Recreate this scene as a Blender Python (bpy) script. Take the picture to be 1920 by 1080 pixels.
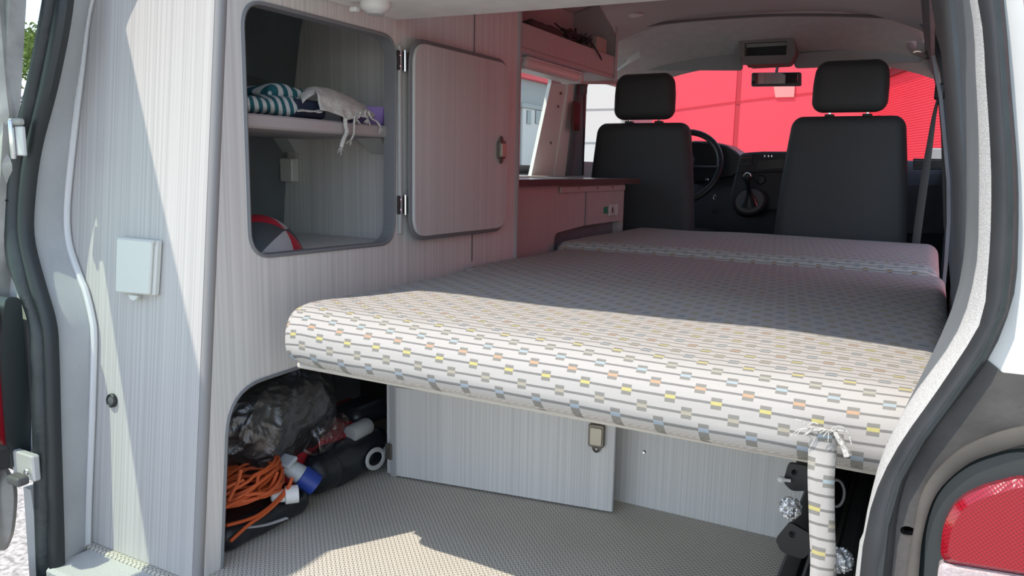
import bpy, bmesh, math, random
from mathutils import Vector, Matrix, noise
from mathutils.geometry import tessellate_polygon
random.seed(7)
for o in list(bpy.data.objects): bpy.data.objects.remove(o)
SC = bpy.context.scene
COL = SC.collection
V = Vector
# ------------------------------------------------------------------ camera
CP = V((.70, -.85, .76)); FPX = 1440.
CR = V((0.877943, 0.478388, 0.018984)); CD = V((0.090292, -0.126503, -0.987848)); CF = V((-0.470173, 0.868989, -0.154257))
cd = bpy.data.cameras.new('camera'); cam = bpy.data.objects.new('camera', cd); COL.objects.link(cam)
cd.sensor_width = 36; cd.lens = 36 * FPX / 1920; cd.clip_start = .02; cd.clip_end = 500
m = Matrix.Identity(4)
for i in range(3):
    m[i][0] = CR[i]; m[i][1] = -CD[i]; m[i][2] = -CF[i]; m[i][3] = CP[i]
cam.matrix_world = m; SC.camera = cam
# ------------------------------------------------------------------ world, sun, exposure
W = bpy.data.worlds.new('world'); SC.world = W; W.use_nodes = True
wn = W.node_tree.nodes; wl = W.node_tree.links
sky = wn.new('ShaderNodeTexSky'); sky.sky_type = 'NISHITA'; sky.sun_disc = False
sky.sun_elevation = math.radians(59); sky.sun_rotation = math.radians(-143); sky.air_density = 1.0; sky.dust_density = .1; sky.ozone_density = 3.0
bg = wn['Background']; bg.inputs[1].default_value = .265
hs = wn.new('ShaderNodeHueSaturation'); hs.inputs['Saturation'].default_value = .66; wl.new(sky.outputs[0], hs.inputs['Color']); wl.new(hs.outputs[0], bg.inputs[0])
SUND = V((.36, .48, -1)).normalized()
sl = bpy.data.lights.new('sun', 'SUN'); sl.energy = 3.4; sl.angle = math.radians(.53); sl.color = (1, .91, .80)
so = bpy.data.objects.new('sun', sl); COL.objects.link(so); so.rotation_euler = SUND.to_track_quat('-Z', 'Y').to_euler(); so.location = (-6, -5, 9)
vs = SC.view_settings; vs.view_transform = 'Standard'; vs.look = 'None'; vs.gamma = 1; vs.use_curve_mapping = False; vs.exposure = .34

# ------------------------------------------------------------------ helpers
def ray(px, py): return (CR * (px - 960) + CD * (py - 540)) / FPX + CF
def at(px, py, ax, v):
    """photo pixel -> point on the plane  axis = v"""
    k = 'xyz'.index(ax); d = ray(px, py); return CP + d * ((v - CP[k]) / d[k])
def lean(px, py, c, s=.1):
    """photo pixel -> point on the leaning rear plane y = c + s z"""
    d = ray(px, py); t = (c + s * CP.z - CP.y) / (d.y - s * d.z); return CP + d * t
ORG = {}
def tag(o, label=None, cat=None, group=None, kind=None):
    if label: o['label'] = label
    if cat: o['category'] = cat
    if group: o['group'] = group
    if kind: o['kind'] = kind
    return o
def thing(name, label, cat, loc, group=None):
    o = bpy.data.objects.new(name, None); COL.objects.link(o); o.location = loc; o.empty_display_size = .02
    ORG[o.name] = V(loc); return tag(o, label, cat, group)
def link(name, me, parent=None, origin=None):
    """link a mesh whose vertices are in world space"""
    vs_ = [v.co.copy() for v in me.vertices]
    if origin is None:
        lo = [min(v[i] for v in vs_) for i in range(3)]; hi = [max(v[i] for v in vs_) for i in range(3)]
        origin = V(((lo[0] + hi[0]) / 2, (lo[1] + hi[1]) / 2, lo[2]))
    me.transform(Matrix.Translation(-origin))
    o = bpy.data.objects.new(name, me); COL.objects.link(o)
    base = ORG[parent.name] if parent else V((0, 0, 0))
    if parent: o.parent = parent
    o.location = origin - base; ORG[o.name] = V(origin)
    return o
def mk(name, verts, faces, mat, parent=None, smooth=False):
    me = bpy.data.meshes.new(name); me.from_pydata([tuple(v) for v in verts], [], faces); me.materials.append(mat)
    bm = bmesh.new(); bm.from_mesh(me); bmesh.ops.recalc_face_normals(bm, faces=bm.faces)
    if smooth:
        for f in bm.faces: f.smooth = True
        if smooth == 'auto':
            for e in bm.edges:
                if len(e.link_faces) == 2 and e.calc_face_angle(0) > .7: e.smooth = False
    bm.to_mesh(me); bm.free()
    return link(name, me, parent)
class MB:
    def __init__(s): s.v = []; s.f = []
    def add(s, v, f):
        n = len(s.v); s.v += [V(x) for x in v]; s.f += [tuple(i + n for i in q) for q in f]; return s
    def build(s, name, mat, parent=None, smooth=False): return mk(name, s.v, s.f, mat, parent, smooth)
def g_box(c, h, M3=None, bev=0.0, seg=1):
    """box centre c, half sizes h, optional rotation"""
    bm = bmesh.new(); bmesh.ops.create_cube(bm, size=2)
    for v in bm.verts: v.co = V((v.co.x * h[0], v.co.y * h[1], v.co.z * h[2]))
    if bev > 0: bmesh.ops.bevel(bm, geom=bm.edges[:], offset=min(bev, min(h) * .95), segments=seg, affect='EDGES', profile=.5)
    bm.verts.index_update()
    R = M3 or Matrix.Identity(3); c = V(c)
    out = ([c + R @ v.co for v in bm.verts], [tuple(v.index for v in f.verts) for f in bm.faces]); bm.free(); return out
def bx(a, b, bev=.002):
    a, b = V(a), V(b); return g_box((a + b) / 2, [abs(b[i] - a[i]) / 2 for i in range(3)], None, bev)
def box(name, a, b, mat, parent=None, bev=.002, smooth=False): return MB().add(*bx(a, b, bev)).build(name, mat, parent, smooth)
def cat_rom(P, n=6, closed=False):
    P = [V(p) for p in P]; out = []; N = len(P)
    for i in range(N if closed else N - 1):
        p0 = P[(i - 1) % N] if closed or i > 0 else P[0]; p1 = P[i]; p2 = P[(i + 1) % N]; p3 = P[(i + 2) % N] if closed or i + 2 < N else P[-1]
        for k in range(n):
            t = k / n
            out.append(.5 * ((2 * p1) + (p2 - p0) * t + (2 * p0 - 5 * p1 + 4 * p2 - p3) * t * t + (3 * p1 - p0 - 3 * p2 + p3) * t ** 3))
    if not closed: out.append(P[-1])
    return out
def g_tube(P, r, seg=8, closed=False, flat=1.0, up=None):
    P = [V(p) for p in P]; N = len(P); vs_ = []; fs = []; prev = None
    for i, p in enumerate(P):
        t = (P[(i + 1) % N] - P[i - 1]) if closed else (P[min(i + 1, N - 1)] - P[max(i - 1, 0)])
        t.normalize()
        if prev is None:
            a = up or (V((0, 0, 1)) if abs(t.z) < .9 else V((1, 0, 0))); a = (V(a) - t * t.dot(V(a))).normalized()
        else: a = (prev - t * t.dot(prev)).normalized()
        prev = a; b = t.cross(a); rr_ = r[i] if isinstance(r, (list, tuple)) else r
        for k in range(seg):
            w = 2 * math.pi * k / seg; vs_.append(p + a * math.cos(w) * rr_ * flat + b * math.sin(w) * rr_)
    for i in range(N if closed else N - 1):
        j = (i + 1) % N
        for k in range(seg):
            l = (k + 1) % seg; fs.append((i * seg + k, j * seg + k, j * seg + l, i * seg + l))
    if not closed: fs.append(tuple(range(seg))); fs.append(tuple((N - 1) * seg + k for k in range(seg)))
    return vs_, fs
def tube(name, P, r, mat, parent=None, seg=8, closed=False, flat=1.0, up=None): return MB().add(*g_tube(P, r, seg, closed, flat, up)).build(name, mat, parent, 'auto')
def g_lathe(c, axis, prof, seg=20):
    """prof = [(radius, height)...] around axis from c"""
    axis = V(axis).normalized(); a = axis.orthogonal().normalized(); b = axis.cross(a); c = V(c); vs_ = []; fs = []
    for (r, h) in prof:
        for k in range(seg):
            w = 2 * math.pi * k / seg; vs_.append(c + axis * h + (a * math.cos(w) + b * math.sin(w)) * r)
    for i in range(len(prof) - 1):
        for k in range(seg):
            l = (k + 1) % seg; fs.append((i * seg + k, (i + 1) * seg + k, (i + 1) * seg + l, i * seg + l))
    fs.append(tuple(range(seg))); fs.append(tuple((len(prof) - 1) * seg + k for k in range(seg)))
    return vs_, fs
def lathe(name, c, axis, prof, mat, parent=None, seg=20): return MB().add(*g_lathe(c, axis, prof, seg)).build(name, mat, parent, 'auto')
def rr(x0, y0, x1, y1, r, n=6):
    R4 = r if isinstance(r, (list, tuple)) else [r] * 4; out = []
    for (cx, cy, a0, q) in ((x1, y1, 0, R4[0]), (x0, y1, 90, R4[1]), (x0, y0, 180, R4[2]), (x1, y0, 270, R4[3])):
        sx = -1 if cx == x1 else 1; sy = -1 if cy == y1 else 1
        if q <= 0: out.append((cx, cy)); continue
        for k in range(n + 1):
            w = math.radians(a0 + 90 * k / n); out.append((cx + sx * q + q * math.cos(w), cy + sy * q + q * math.sin(w)))
    return out
def fillet(P, r, n=5):
    out = []; N = len(P)
    for i in range(N):
        p = V(P[i]).to_2d() if len(P[i]) > 2 else V(P[i]); a = V(P[i - 1]); b = V(P[(i + 1) % N])
        rad = r[i] if isinstance(r, (list, tuple)) else r
        da = (a - p); db = (b - p); q = min(rad, da.length * .48, db.length * .48)
        if q <= 1e-6: out.append(tuple(p)); continue
        s = p + da.normalized() * q; e = p + db.normalized() * q
        for k in range(n + 1):
            t = k / n; out.append(tuple(s * (1 - t) ** 2 + p * 2 * t * (1 - t) + e * t * t))
    return out
def g_slab(outer, holes, t, o, u, v, bev=0.0):
    """flat slab: outline in (u,v), front face on the plane, body t behind along -(u x v)"""
    o, u, v = V(o), V(u).normalized(), V(v); v = v / (v.z if abs(v.z) > .9 else v.length); n = u.cross(v).normalized()
    loops = [list(outer)] + [list(h) for h in holes]; vs_ = []; fs = []
    w3 = lambda p, d: o + u * p[0] + v * p[1] + n * d
    if not holes and bev > 0:
        c = V((sum(p[0] for p in outer) / len(outer), sum(p[1] for p in outer) / len(outer)))
        ins = [tuple(V(p) + (c - V(p)).normalized() * bev * 1.2) for p in outer]; N = len(outer)
        rings = [(ins, 0), (outer, -bev), (outer, -t + bev), (ins, -t)]
        for L, d in rings: vs_ += [w3(p, d) for p in L]
        for k in range(3):
            for i in range(N): j = (i + 1) % N; fs.append((k * N + i, k * N + j, (k + 1) * N + j, (k + 1) * N + i))
        tri = tessellate_polygon([[V((p[0], p[1], 0)) for p in ins]])
        for a in tri: fs.append(tuple(a)); fs.append(tuple(3 * N + i for i in a))
        return vs_, fs
    tri = tessellate_polygon([[V((p[0], p[1], 0)) for p in L] for L in loops]); flat = [p for L in loops for p in L]; N = len(flat)
    vs_ = [w3(p, 0) for p in flat] + [w3(p, -t) for p in flat]
    for a in tri: fs.append(tuple(a)); fs.append(tuple(N + i for i in a))
    k = 0
    for L in loops:
        n_ = len(L)
        for i in range(n_): j = (i + 1) % n_; fs.append((k + i, k + j, N + k + j, N + k + i))
        k += n_
    return vs_, fs
def slab(name, outer, holes, t, o, u, v, mat, parent=None, bev=0.0, smooth=False): return MB().add(*g_slab(outer, holes, t, o, u, v, bev)).build(name, mat, parent, smooth)
def g_rbox(c, h, r, n=10, M3=None, deform=None, k=4):
    """soft box with rounded edges (radius r)"""
    def ax(hh):
        q = min(r, hh * .99); return [-hh + q * i / k for i in range(k)] + [-hh + q + (2 * hh - 2 * q) * i / n for i in range(n + 1)] + [hh - q + q * (i + 1) / k for i in range(k)]
    A = [ax(h[0]), ax(h[1]), ax(h[2])]; idx = {}; vs_ = []; fs = []; R = M3 or Matrix.Identity(3); c = V(c)
    def vid(i, j, l):
        if (i, j, l) in idx: return idx[(i, j, l)]
        q = V((A[0][i], A[1][j], A[2][l])); inn = V([max(-(h[a] - min(r, h[a] * .99)), min(h[a] - min(r, h[a] * .99), q[a])) for a in range(3)])
        d = q - inn
        p = inn + (V([d[a] for a in range(3)]).normalized() * r if d.length > 1e-9 else V((0, 0, 0)))
        for a in range(3):
            if r > h[a]: p[a] = max(-h[a], min(h[a], p[a]))
        if deform: p = deform(p)
        idx[(i, j, l)] = len(vs_); vs_.append(c + R @ p); return idx[(i, j, l)]
    L = [len(a) - 1 for a in A]
    for s in (0, L[0]):
        for j in range(L[1]):
            for l in range(L[2]): fs.append((vid(s, j, l), vid(s, j + 1, l), vid(s, j + 1, l + 1), vid(s, j, l + 1)))
    for s in (0, L[1]):
        for i in range(L[0]):
            for l in range(L[2]): fs.append((vid(i, s, l), vid(i + 1, s, l), vid(i + 1, s, l + 1), vid(i, s, l + 1)))
    for s in (0, L[2]):
        for i in range(L[0]):
            for j in range(L[1]): fs.append((vid(i, j, s), vid(i + 1, j, s), vid(i + 1, j + 1, s), vid(i, j + 1, s)))
    return vs_, fs
def rbox(name, c, h, r, mat, parent=None, n=10, M3=None, deform=None, k=4): return MB().add(*g_rbox(c, h, r, n, M3, deform, k)).build(name, mat, parent, True)
def resample(P, n):
    P = [V(p) for p in P]; d = [0]
    for i in range(1, len(P)): d.append(d[-1] + (P[i] - P[i - 1]).length)
    out = []; j = 0
    for k in range(n):
        s = d[-1] * k / (n - 1)
        while j < len(P) - 2 and d[j + 1] < s: j += 1
        t = (s - d[j]) / max(1e-9, d[j + 1] - d[j]); out.append(P[j].lerp(P[j + 1], max(0, min(1, t))))
    return out
def by_z(P, zs):
    out = []
    for z in zs:
        for a, b in zip(P, P[1:]):
            if (a.z - z) * (b.z - z) <= 0 and abs(a.z - b.z) > 1e-7: out.append(a.lerp(b, (a.z - z) / (a.z - b.z))); break
        else: out.append((P[0] if abs(P[0].z - z) < abs(P[-1].z - z) else P[-1]).copy())
    return out
def g_band(A, B, bulge, back, dirn, seg=7, n=60, zm=False):
    """loft between contour A and contour B, bulging along dirn, closed at the back"""
    A = resample(cat_rom(A, 5), n); B = by_z(cat_rom(B, 5), [p.z for p in A]) if zm else resample(cat_rom(B, 5), n); d = V(dirn).normalized(); vs_ = []; fs = []; S = seg + 3
    for i in range(n):
        for k in range(seg + 1):
            t = k / seg; vs_.append(A[i].lerp(B[i], t) + d * (math.sin(math.pi * t) ** .7 * bulge if 0 < t < 1 else 0))
        vs_.append(B[i] - d * back); vs_.append(A[i] - d * back)
    for i in range(n - 1):
        for k in range(S): l = (k + 1) % S; fs.append((i * S + k, (i + 1) * S + k, (i + 1) * S + l, i * S + l))
    fs.append(tuple(range(S))); fs.append(tuple((n - 1) * S + k for k in range(S)))
    return vs_, fs
def band(name, A, B, bulge, back, dirn, mat, parent=None, seg=7, n=60, zm=False): return MB().add(*g_band(A, B, bulge, back, dirn, seg, n, zm)).build(name, mat, parent, 'auto')
def struct(o, label=None): o['kind'] = 'structure'; return tag(o, label)

# ------------------------------------------------------------------ materials
def mat(name, col, rough=.6, metal=0., spec=.5, nscale=0, namp=.15, bump=0., bscale=200, coords=None, coat=0):
    m = bpy.data.materials.new(name); m.use_nodes = True; nt = m.node_tree; b = nt.nodes['Principled BSDF']
    b.inputs['Base Color'].default_value = (*col, 1); b.inputs['Roughness'].default_value = rough; b.inputs['Metallic'].default_value = metal
    b.inputs['Specular IOR Level'].default_value = spec; b.inputs['Coat Weight'].default_value = coat
    g = nt.nodes.new('ShaderNodeNewGeometry')
    if nscale:
        n = nt.nodes.new('ShaderNodeTexNoise'); n.inputs['Scale'].default_value = nscale; n.inputs['Detail'].default_value = 5; nt.links.new(g.outputs['Position'], n.inputs['Vector'])
        r = nt.nodes.new('ShaderNodeValToRGB'); r.color_ramp.elements[0].position = .3; r.color_ramp.elements[1].position = .7
        r.color_ramp.elements[0].color = (*[c * (1 - namp) for c in col], 1); r.color_ramp.elements[1].color = (*[min(1, c * (1 + namp)) for c in col], 1)
        nt.links.new(n.outputs[0], r.inputs[0]); nt.links.new(r.outputs[0], b.inputs['Base Color'])
    if bump:
        n = nt.nodes.new('ShaderNodeTexNoise'); n.inputs['Scale'].default_value = bscale; n.inputs['Detail'].default_value = 4; nt.links.new(g.outputs['Position'], n.inputs['Vector'])
        bp = nt.nodes.new('ShaderNodeBump'); bp.inputs['Strength'].default_value = bump; bp.inputs['Distance'].default_value = .004
        nt.links.new(n.outputs[0], bp.inputs['Height']); nt.links.new(bp.outputs[0], b.inputs['Normal'])
    return m
class NB:
    def __init__(s, m): s.nt = m.node_tree
    def m(s, op, a, b=None, c=None):
        n = s.nt.nodes.new('ShaderNodeMath'); n.operation = op
        for i, x in enumerate((a, b, c)):
            if x is None: continue
            if isinstance(x, (int, float)): n.inputs[i].default_value = x
            else: s.nt.links.new(x, n.inputs[i])
        return n.outputs[0]
    def mix(s, f, a, b):
        n = s.nt.nodes.new('ShaderNodeMix'); n.data_type = 'RGBA'
        for i, x in ((0, f), (6, a), (7, b)):
            if isinstance(x, (int, float)): n.inputs[i].default_value = x
            elif isinstance(x, tuple): n.inputs[i].default_value = (*x, 1)
            else: s.nt.links.new(x, n.inputs[i])
        return n.outputs[2]
def laminate(name, base, dark, contrast=.6, shear=0.):
    m = mat(name, base, .55, spec=.35); nt = m.node_tree; b = nt.nodes['Principled BSDF']; N = NB(m)
    g = nt.nodes.new('ShaderNodeNewGeometry'); mp = nt.nodes.new('ShaderNodeMapping'); mp.inputs['Scale'].default_value = (230, 230, .9); sp = nt.nodes.new('ShaderNodeSeparateXYZ'); cb = nt.nodes.new('ShaderNodeCombineXYZ'); nt.links.new(g.outputs['Position'], sp.inputs[0]); nt.links.new(sp.outputs[0], cb.inputs[0]); nt.links.new(sp.outputs[2], cb.inputs[2])
    nt.links.new(N.m('MULTIPLY_ADD', sp.outputs[2], -shear, sp.outputs[1]), cb.inputs[1]); nt.links.new(cb.outputs[0], mp.inputs['Vector'])
    n = nt.nodes.new('ShaderNodeTexNoise'); n.inputs['Scale'].default_value = 1; n.inputs['Detail'].default_value = 3; nt.links.new(mp.outputs[0], n.inputs['Vector'])
    mp2 = nt.nodes.new('ShaderNodeMapping'); mp2.inputs['Scale'].default_value = (30, 30, .7); nt.links.new(cb.outputs[0], mp2.inputs['Vector'])
    n2 = nt.nodes.new('ShaderNodeTexNoise'); n2.inputs['Scale'].default_value = 1; n2.inputs['Detail'].default_value = 2; nt.links.new(mp2.outputs[0], n2.inputs['Vector'])
    r = nt.nodes.new('ShaderNodeMapRange'); r.inputs[1].default_value = .38; r.inputs[2].default_value = .62; nt.links.new(n.outputs[0], r.inputs[0])
    f = N.m('ADD', N.m('MULTIPLY', r.outputs[0], contrast), N.m('MULTIPLY', n2.outputs[0], 1 - contrast))
    nt.links.new(N.mix(f, dark, base), b.inputs['Base Color'])
    bp = nt.nodes.new('ShaderNodeBump'); bp.inputs['Strength'].default_value = .25; bp.inputs['Distance'].default_value = .001; nt.links.new(n.outputs[0], bp.inputs['Height']); nt.links.new(bp.outputs[0], b.inputs['Normal'])
    return m
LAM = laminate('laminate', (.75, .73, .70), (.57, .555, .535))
LAML = laminate('laminate_sun_dimmed', (.58, .56, .535), (.42, .405, .39), .6, .1)  # same laminate, darkened to offset the sun on the rear panel
LAMC = laminate('laminate_red_lit', (.50, .44, .43), (.42, .37, .36))  # same laminate, dimmed and reddened to carry the red light on it
LAMK = laminate('laminate_door', (.64, .63, .61), (.52, .505, .49))
EDGE = mat('edge_trim', (.40, .395, .39), .45)
EDGED = mat('edge_trim_dark', (.20, .205, .215), .45)
RUB = mat('rubber', (.030, .036, .038), .42, bump=.3, bscale=60, nscale=9, namp=.35)
RUBG = mat('rubber_dusty', (.028, .030, .033), .6, nscale=14, namp=.3)
TRIM = mat('grey_trim', (.52, .53, .53), .75, nscale=6, namp=.10, bump=.6, bscale=900)
FLNG = mat('speckled_flange', (.60, .59, .57), .8, nscale=500, namp=.22, bump=.5, bscale=600)
BEAD = mat('white_bead', (.70, .70, .69), .4)
PAINT = mat('white_paint', (.62, .62, .60), .35, nscale=5, namp=.12, coat=.3)
PAINTD = mat('dirty_paint', (.42, .41, .38), .7, nscale=12, namp=.3, bump=.4, bscale=30)
DIRT = mat('dirty_black_plastic', (.075, .070, .066), .75, nscale=9, namp=.6, bump=.3, bscale=80)
HOUS = mat('lamp_housing', (.03, .038, .038), .35)
LINI = mat('dark_lining', (.16, .175, .185), .85, nscale=8, namp=.1)
HEAD = mat('headliner', (.58, .56, .54), .95, nscale=30, namp=.06)
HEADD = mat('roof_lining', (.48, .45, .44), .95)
CABP = mat('cab_pillar', (.76, .77, .72), .6)
SEAT = mat('seat_vinyl', (.036, .039, .041), .65, bump=.4, bscale=500)
DASH = mat('dashboard', (.045, .048, .058), .6, bump=.3, bscale=400)
DSHB = mat('dash_black', (.012, .012, .015), .4)
BLK = mat('black_plastic', (.018, .019, .021), .45)
GREYP = mat('grey_plastic', (.12, .12, .12), .5)
CHR = mat('chrome', (.75, .75, .76), .22, 1.)
LATM = mat('latch_plate', (.52, .48, .40), .38, .55)
BRZ = mat('hinge_metal', (.22, .20, .17), .35, .8)
PLW = mat('cream_plastic', (.66, .67, .62), .35)
PLWS = mat('socket_white', (.55, .55, .53), .4)
WHITE = mat('white_plastic', (.78, .78, .76), .35)
ORG_ = mat('orange_cable', (.55, .10, .025), .5)
BLU = mat('plug_blue', (.015, .045, .26), .4)
GRYC = mat('plug_grey', (.42, .46, .48), .45)
BRASS = mat('brass', (.75, .5, .2), .3, 1.)
REDC = mat('red_cloth', (.42, .012, .025), .7, nscale=40, namp=.2)
BAG = mat('black_bag', (.012, .015, .020), .35, bump=.5, bscale=30)
STRP = mat('light_strap', (.50, .50, .49), .7)
PURP = mat('purple_plastic', (.30, .20, .50), .35)
GREEN = mat('green_switch', (.0, .22, .12), .4)
BGRY = mat('ball_grey', (.45, .45, .46), .4); BRED = mat('ball_red', (.50, .015, .04), .4); BDRK = mat('ball_dark', (.06, .07, .08), .5)
TOWW = mat('white_towel', (.62, .60, .55), .95, nscale=60, namp=.1, bump=.9, bscale=260)
WORN = mat('scratched_metal', (.55, .55, .55), .3, .9)
CTOP = mat('counter_top', (.34, .36, .35), .25)
CEDG = mat('counter_edge', (.10, .06, .06), .45)
TUBEW = mat('lamp_diffuser', (.72, .70, .64), .35)
OAKW = mat('wood_knob', (.5, .46, .4), .6)

def foil(name, col, rough, sc, strg, metal=.85):
    m = mat(name, col, rough, metal); nt = m.node_tree; b = nt.nodes['Principled BSDF']; g = nt.nodes.new('ShaderNodeNewGeometry')
    n = nt.nodes.new('ShaderNodeTexNoise'); n.noise_type = 'RIDGED_MULTIFRACTAL'; n.inputs['Scale'].default_value = sc; n.inputs['Detail'].default_value = 5; n.inputs['Distortion'].default_value = .6
    nt.links.new(g.outputs['Position'], n.inputs['Vector'])
    bp = nt.nodes.new('ShaderNodeBump'); bp.inputs['Strength'].default_value = strg; bp.inputs['Distance'].default_value = .012
    nt.links.new(n.outputs[0], bp.inputs['Height']); nt.links.new(bp.outputs[0], b.inputs['Normal']); return m
FOIL = foil('crinkled_foil_bag', (.12, .12, .125), .33, 25, .7, .8)
FOILB = foil('bright_foil', (.72, .73, .75), .42, 60, 1.0)

def glass(name, tint, gl=.03, rough=0.0):
    m = bpy.data.materials.new(name); m.use_nodes = True; nt = m.node_tree; nt.nodes.remove(nt.nodes['Principled BSDF']); out = nt.nodes['Material Output']
    t = nt.nodes.new('ShaderNodeBsdfTransparent'); t.inputs[0].default_value = (*tint, 1); g = nt.nodes.new('ShaderNodeBsdfGlossy'); g.inputs['Roughness'].default_value = rough
    f = nt.nodes.new('ShaderNodeValue'); f.outputs[0].default_value = gl; mx = nt.nodes.new('ShaderNodeMixShader')
    nt.links.new(f.outputs[0], mx.inputs[0]); nt.links.new(t.outputs[0], mx.inputs[1]); nt.links.new(g.outputs[0], mx.inputs[2]); nt.links.new(mx.outputs[0], out.inputs[0]); return m
GLS = glass('window_glass', (.93, .96, .95)); GLST = glass('tinted_glass', (.84, .93, .86)); PBAG = glass('clear_bag', (.86, .87, .88), .10, .2)

def fabric(name, flip=False):
    m = mat(name, (.5, .5, .5), .95, spec=.1); nt = m.node_tree; b = nt.nodes['Principled BSDF']; N = NB(m)
    a = nt.nodes.new('ShaderNodeAttribute'); a.attribute_name = 'weave'; s = nt.nodes.new('ShaderNodeSeparateXYZ'); nt.links.new(a.outputs['Vector'], s.inputs[0]); u, v = s.outputs[0], s.outputs[1]
    row = N.m('DIVIDE', v, .0184); ri = N.m('FLOOR', row); fv = N.m('ABSOLUTE', N.m('SUBTRACT', N.m('FRACT', row), .5))
    wn_ = nt.nodes.new('ShaderNodeTexWhiteNoise'); wn_.noise_dimensions = '1D'; nt.links.new(ri, wn_.inputs['W'])
    off = N.m('MULTIPLY', ri, .382)
    un = N.m('FRACT', N.m('ADD', N.m('DIVIDE', u, .063), off)); inb = N.m('MULTIPLY', N.m('LESS_THAN', un, .23), N.m('LESS_THAN', fv, .42))
    line = N.m('LESS_THAN', fv, .095); bar = N.m('MULTIPLY', inb, N.m('LESS_THAN', fv, .13))
    # fine twill
    tw = N.m('SINE', N.m('MULTIPLY', N.m('ADD', u, v), 2 * math.pi / .0030)); tw2 = N.m('SINE', N.m('MULTIPLY', N.m('SUBTRACT', u, N.m('MULTIPLY', v, 1.0)), 2 * math.pi / .0024))
    twf = N.m('MULTIPLY_ADD', N.m('MULTIPLY', tw, tw2), .5, .5)
    base = N.mix(twf, (.38, .36, .343), (.61, .585, .553))
    dark = N.mix(twf, (.18, .175, .16), (.30, .29, .265))
    cr = nt.nodes.new('ShaderNodeValToRGB'); cr.color_ramp.interpolation = 'CONSTANT'; e = cr.color_ramp.elements
    cols = [(.42, .38, .30), (.56, .50, .19), (.54, .34, .22), (.37, .45, .48), (.40, .38, .32), (.54, .47, .20), (.34, .40, .46)]
    e[0].position = 0; e[0].color = (*cols[0], 1); e[1].position = 1 / 7; e[1].color = (*cols[1], 1)
    for k in range(2, 7): q = e.new(k / 7); q.color = (*cols[k], 1)
    nt.links.new(N.m('FRACT', N.m('ADD', N.m('DIVIDE', ri, 7), .07 + 3 / 7)), cr.inputs[0])
    c = N.mix(line, base, (.21, .205, .20)); c = N.mix(inb, c, dark); c = N.mix(bar, c, cr.outputs[0])
    # soil
    g = nt.nodes.new('ShaderNodeNewGeometry'); ns = nt.nodes.new('ShaderNodeTexNoise'); ns.inputs['Scale'].default_value = 5; nt.links.new(g.outputs['Position'], ns.inputs['Vector'])
    c = N.mix(N.m('MULTIPLY', ns.outputs[0], .18), c, (.42, .39, .30))
    nt.links.new(c, b.inputs['Base Color'])
    bp = nt.nodes.new('ShaderNodeBump'); bp.inputs['Strength'].default_value = .3; bp.inputs['Distance'].default_value = .0008; nt.links.new(twf, bp.inputs['Height']); nt.links.new(bp.outputs[0], b.inputs['Normal'])
    return m
FAB = fabric('bench_fabric')
def weave(o, fn):
    me = o.data; at_ = me.attributes.new('weave', 'FLOAT_VECTOR', 'POINT'); og = ORG[o.name]
    for i, v in enumerate(me.vertices): at_.data[i].vector = fn(v.co + og)
def weave_bed(p): return (p.x, p.y * 1.0 + p.z, 0)

def vinyl():
    m = mat('cargo_mat', (.30, .28, .25), .8); nt = m.node_tree; b = nt.nodes['Principled BSDF']; N = NB(m)
    g = nt.nodes.new('ShaderNodeNewGeometry'); s = nt.nodes.new('ShaderNodeSeparateXYZ'); nt.links.new(g.outputs['Position'], s.inputs[0])
    a = N.m('MULTIPLY', N.m('ADD', s.outputs[0], s.outputs[1]), 1 / .0115); c = N.m('MULTIPLY', N.m('SUBTRACT', s.outputs[0], s.outputs[1]), 1 / .0115)
    par = N.m('MODULO', N.m('ABSOLUTE', N.m('ADD', N.m('FLOOR', a), N.m('FLOOR', c))), 2)
    fa = N.m('ABSOLUTE', N.m('SUBTRACT', N.m('FRACT', a), .5)); fc = N.m('ABSOLUTE', N.m('SUBTRACT', N.m('FRACT', c), .5))
    d1 = N.m('MULTIPLY', N.m('LESS_THAN', fa, .13), N.m('LESS_THAN', fc, .42)); d2 = N.m('MULTIPLY', N.m('LESS_THAN', fc, .13), N.m('LESS_THAN', fa, .42))
    d = N.m('ADD', N.m('MULTIPLY', d1, par), N.m('MULTIPLY', d2, N.m('SUBTRACT', 1, par)))
    n = nt.nodes.new('ShaderNodeTexNoise'); n.inputs['Scale'].default_value = 7; n.inputs['Detail'].default_value = 5; nt.links.new(g.outputs['Position'], n.inputs['Vector'])
    base = N.mix(n.outputs[0], (.52, .49, .42), (.66, .62, .53)); nt.links.new(N.mix(d, base, (.20, .185, .16)), b.inputs['Base Color'])
    bp = nt.nodes.new('ShaderNodeBump'); bp.invert = True; bp.inputs['Strength'].default_value = .5; bp.inputs['Distance'].default_value = .0015; nt.links.new(d, bp.inputs['Height']); nt.links.new(bp.outputs[0], b.inputs['Normal'])
    return m
MATF = vinyl()
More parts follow.
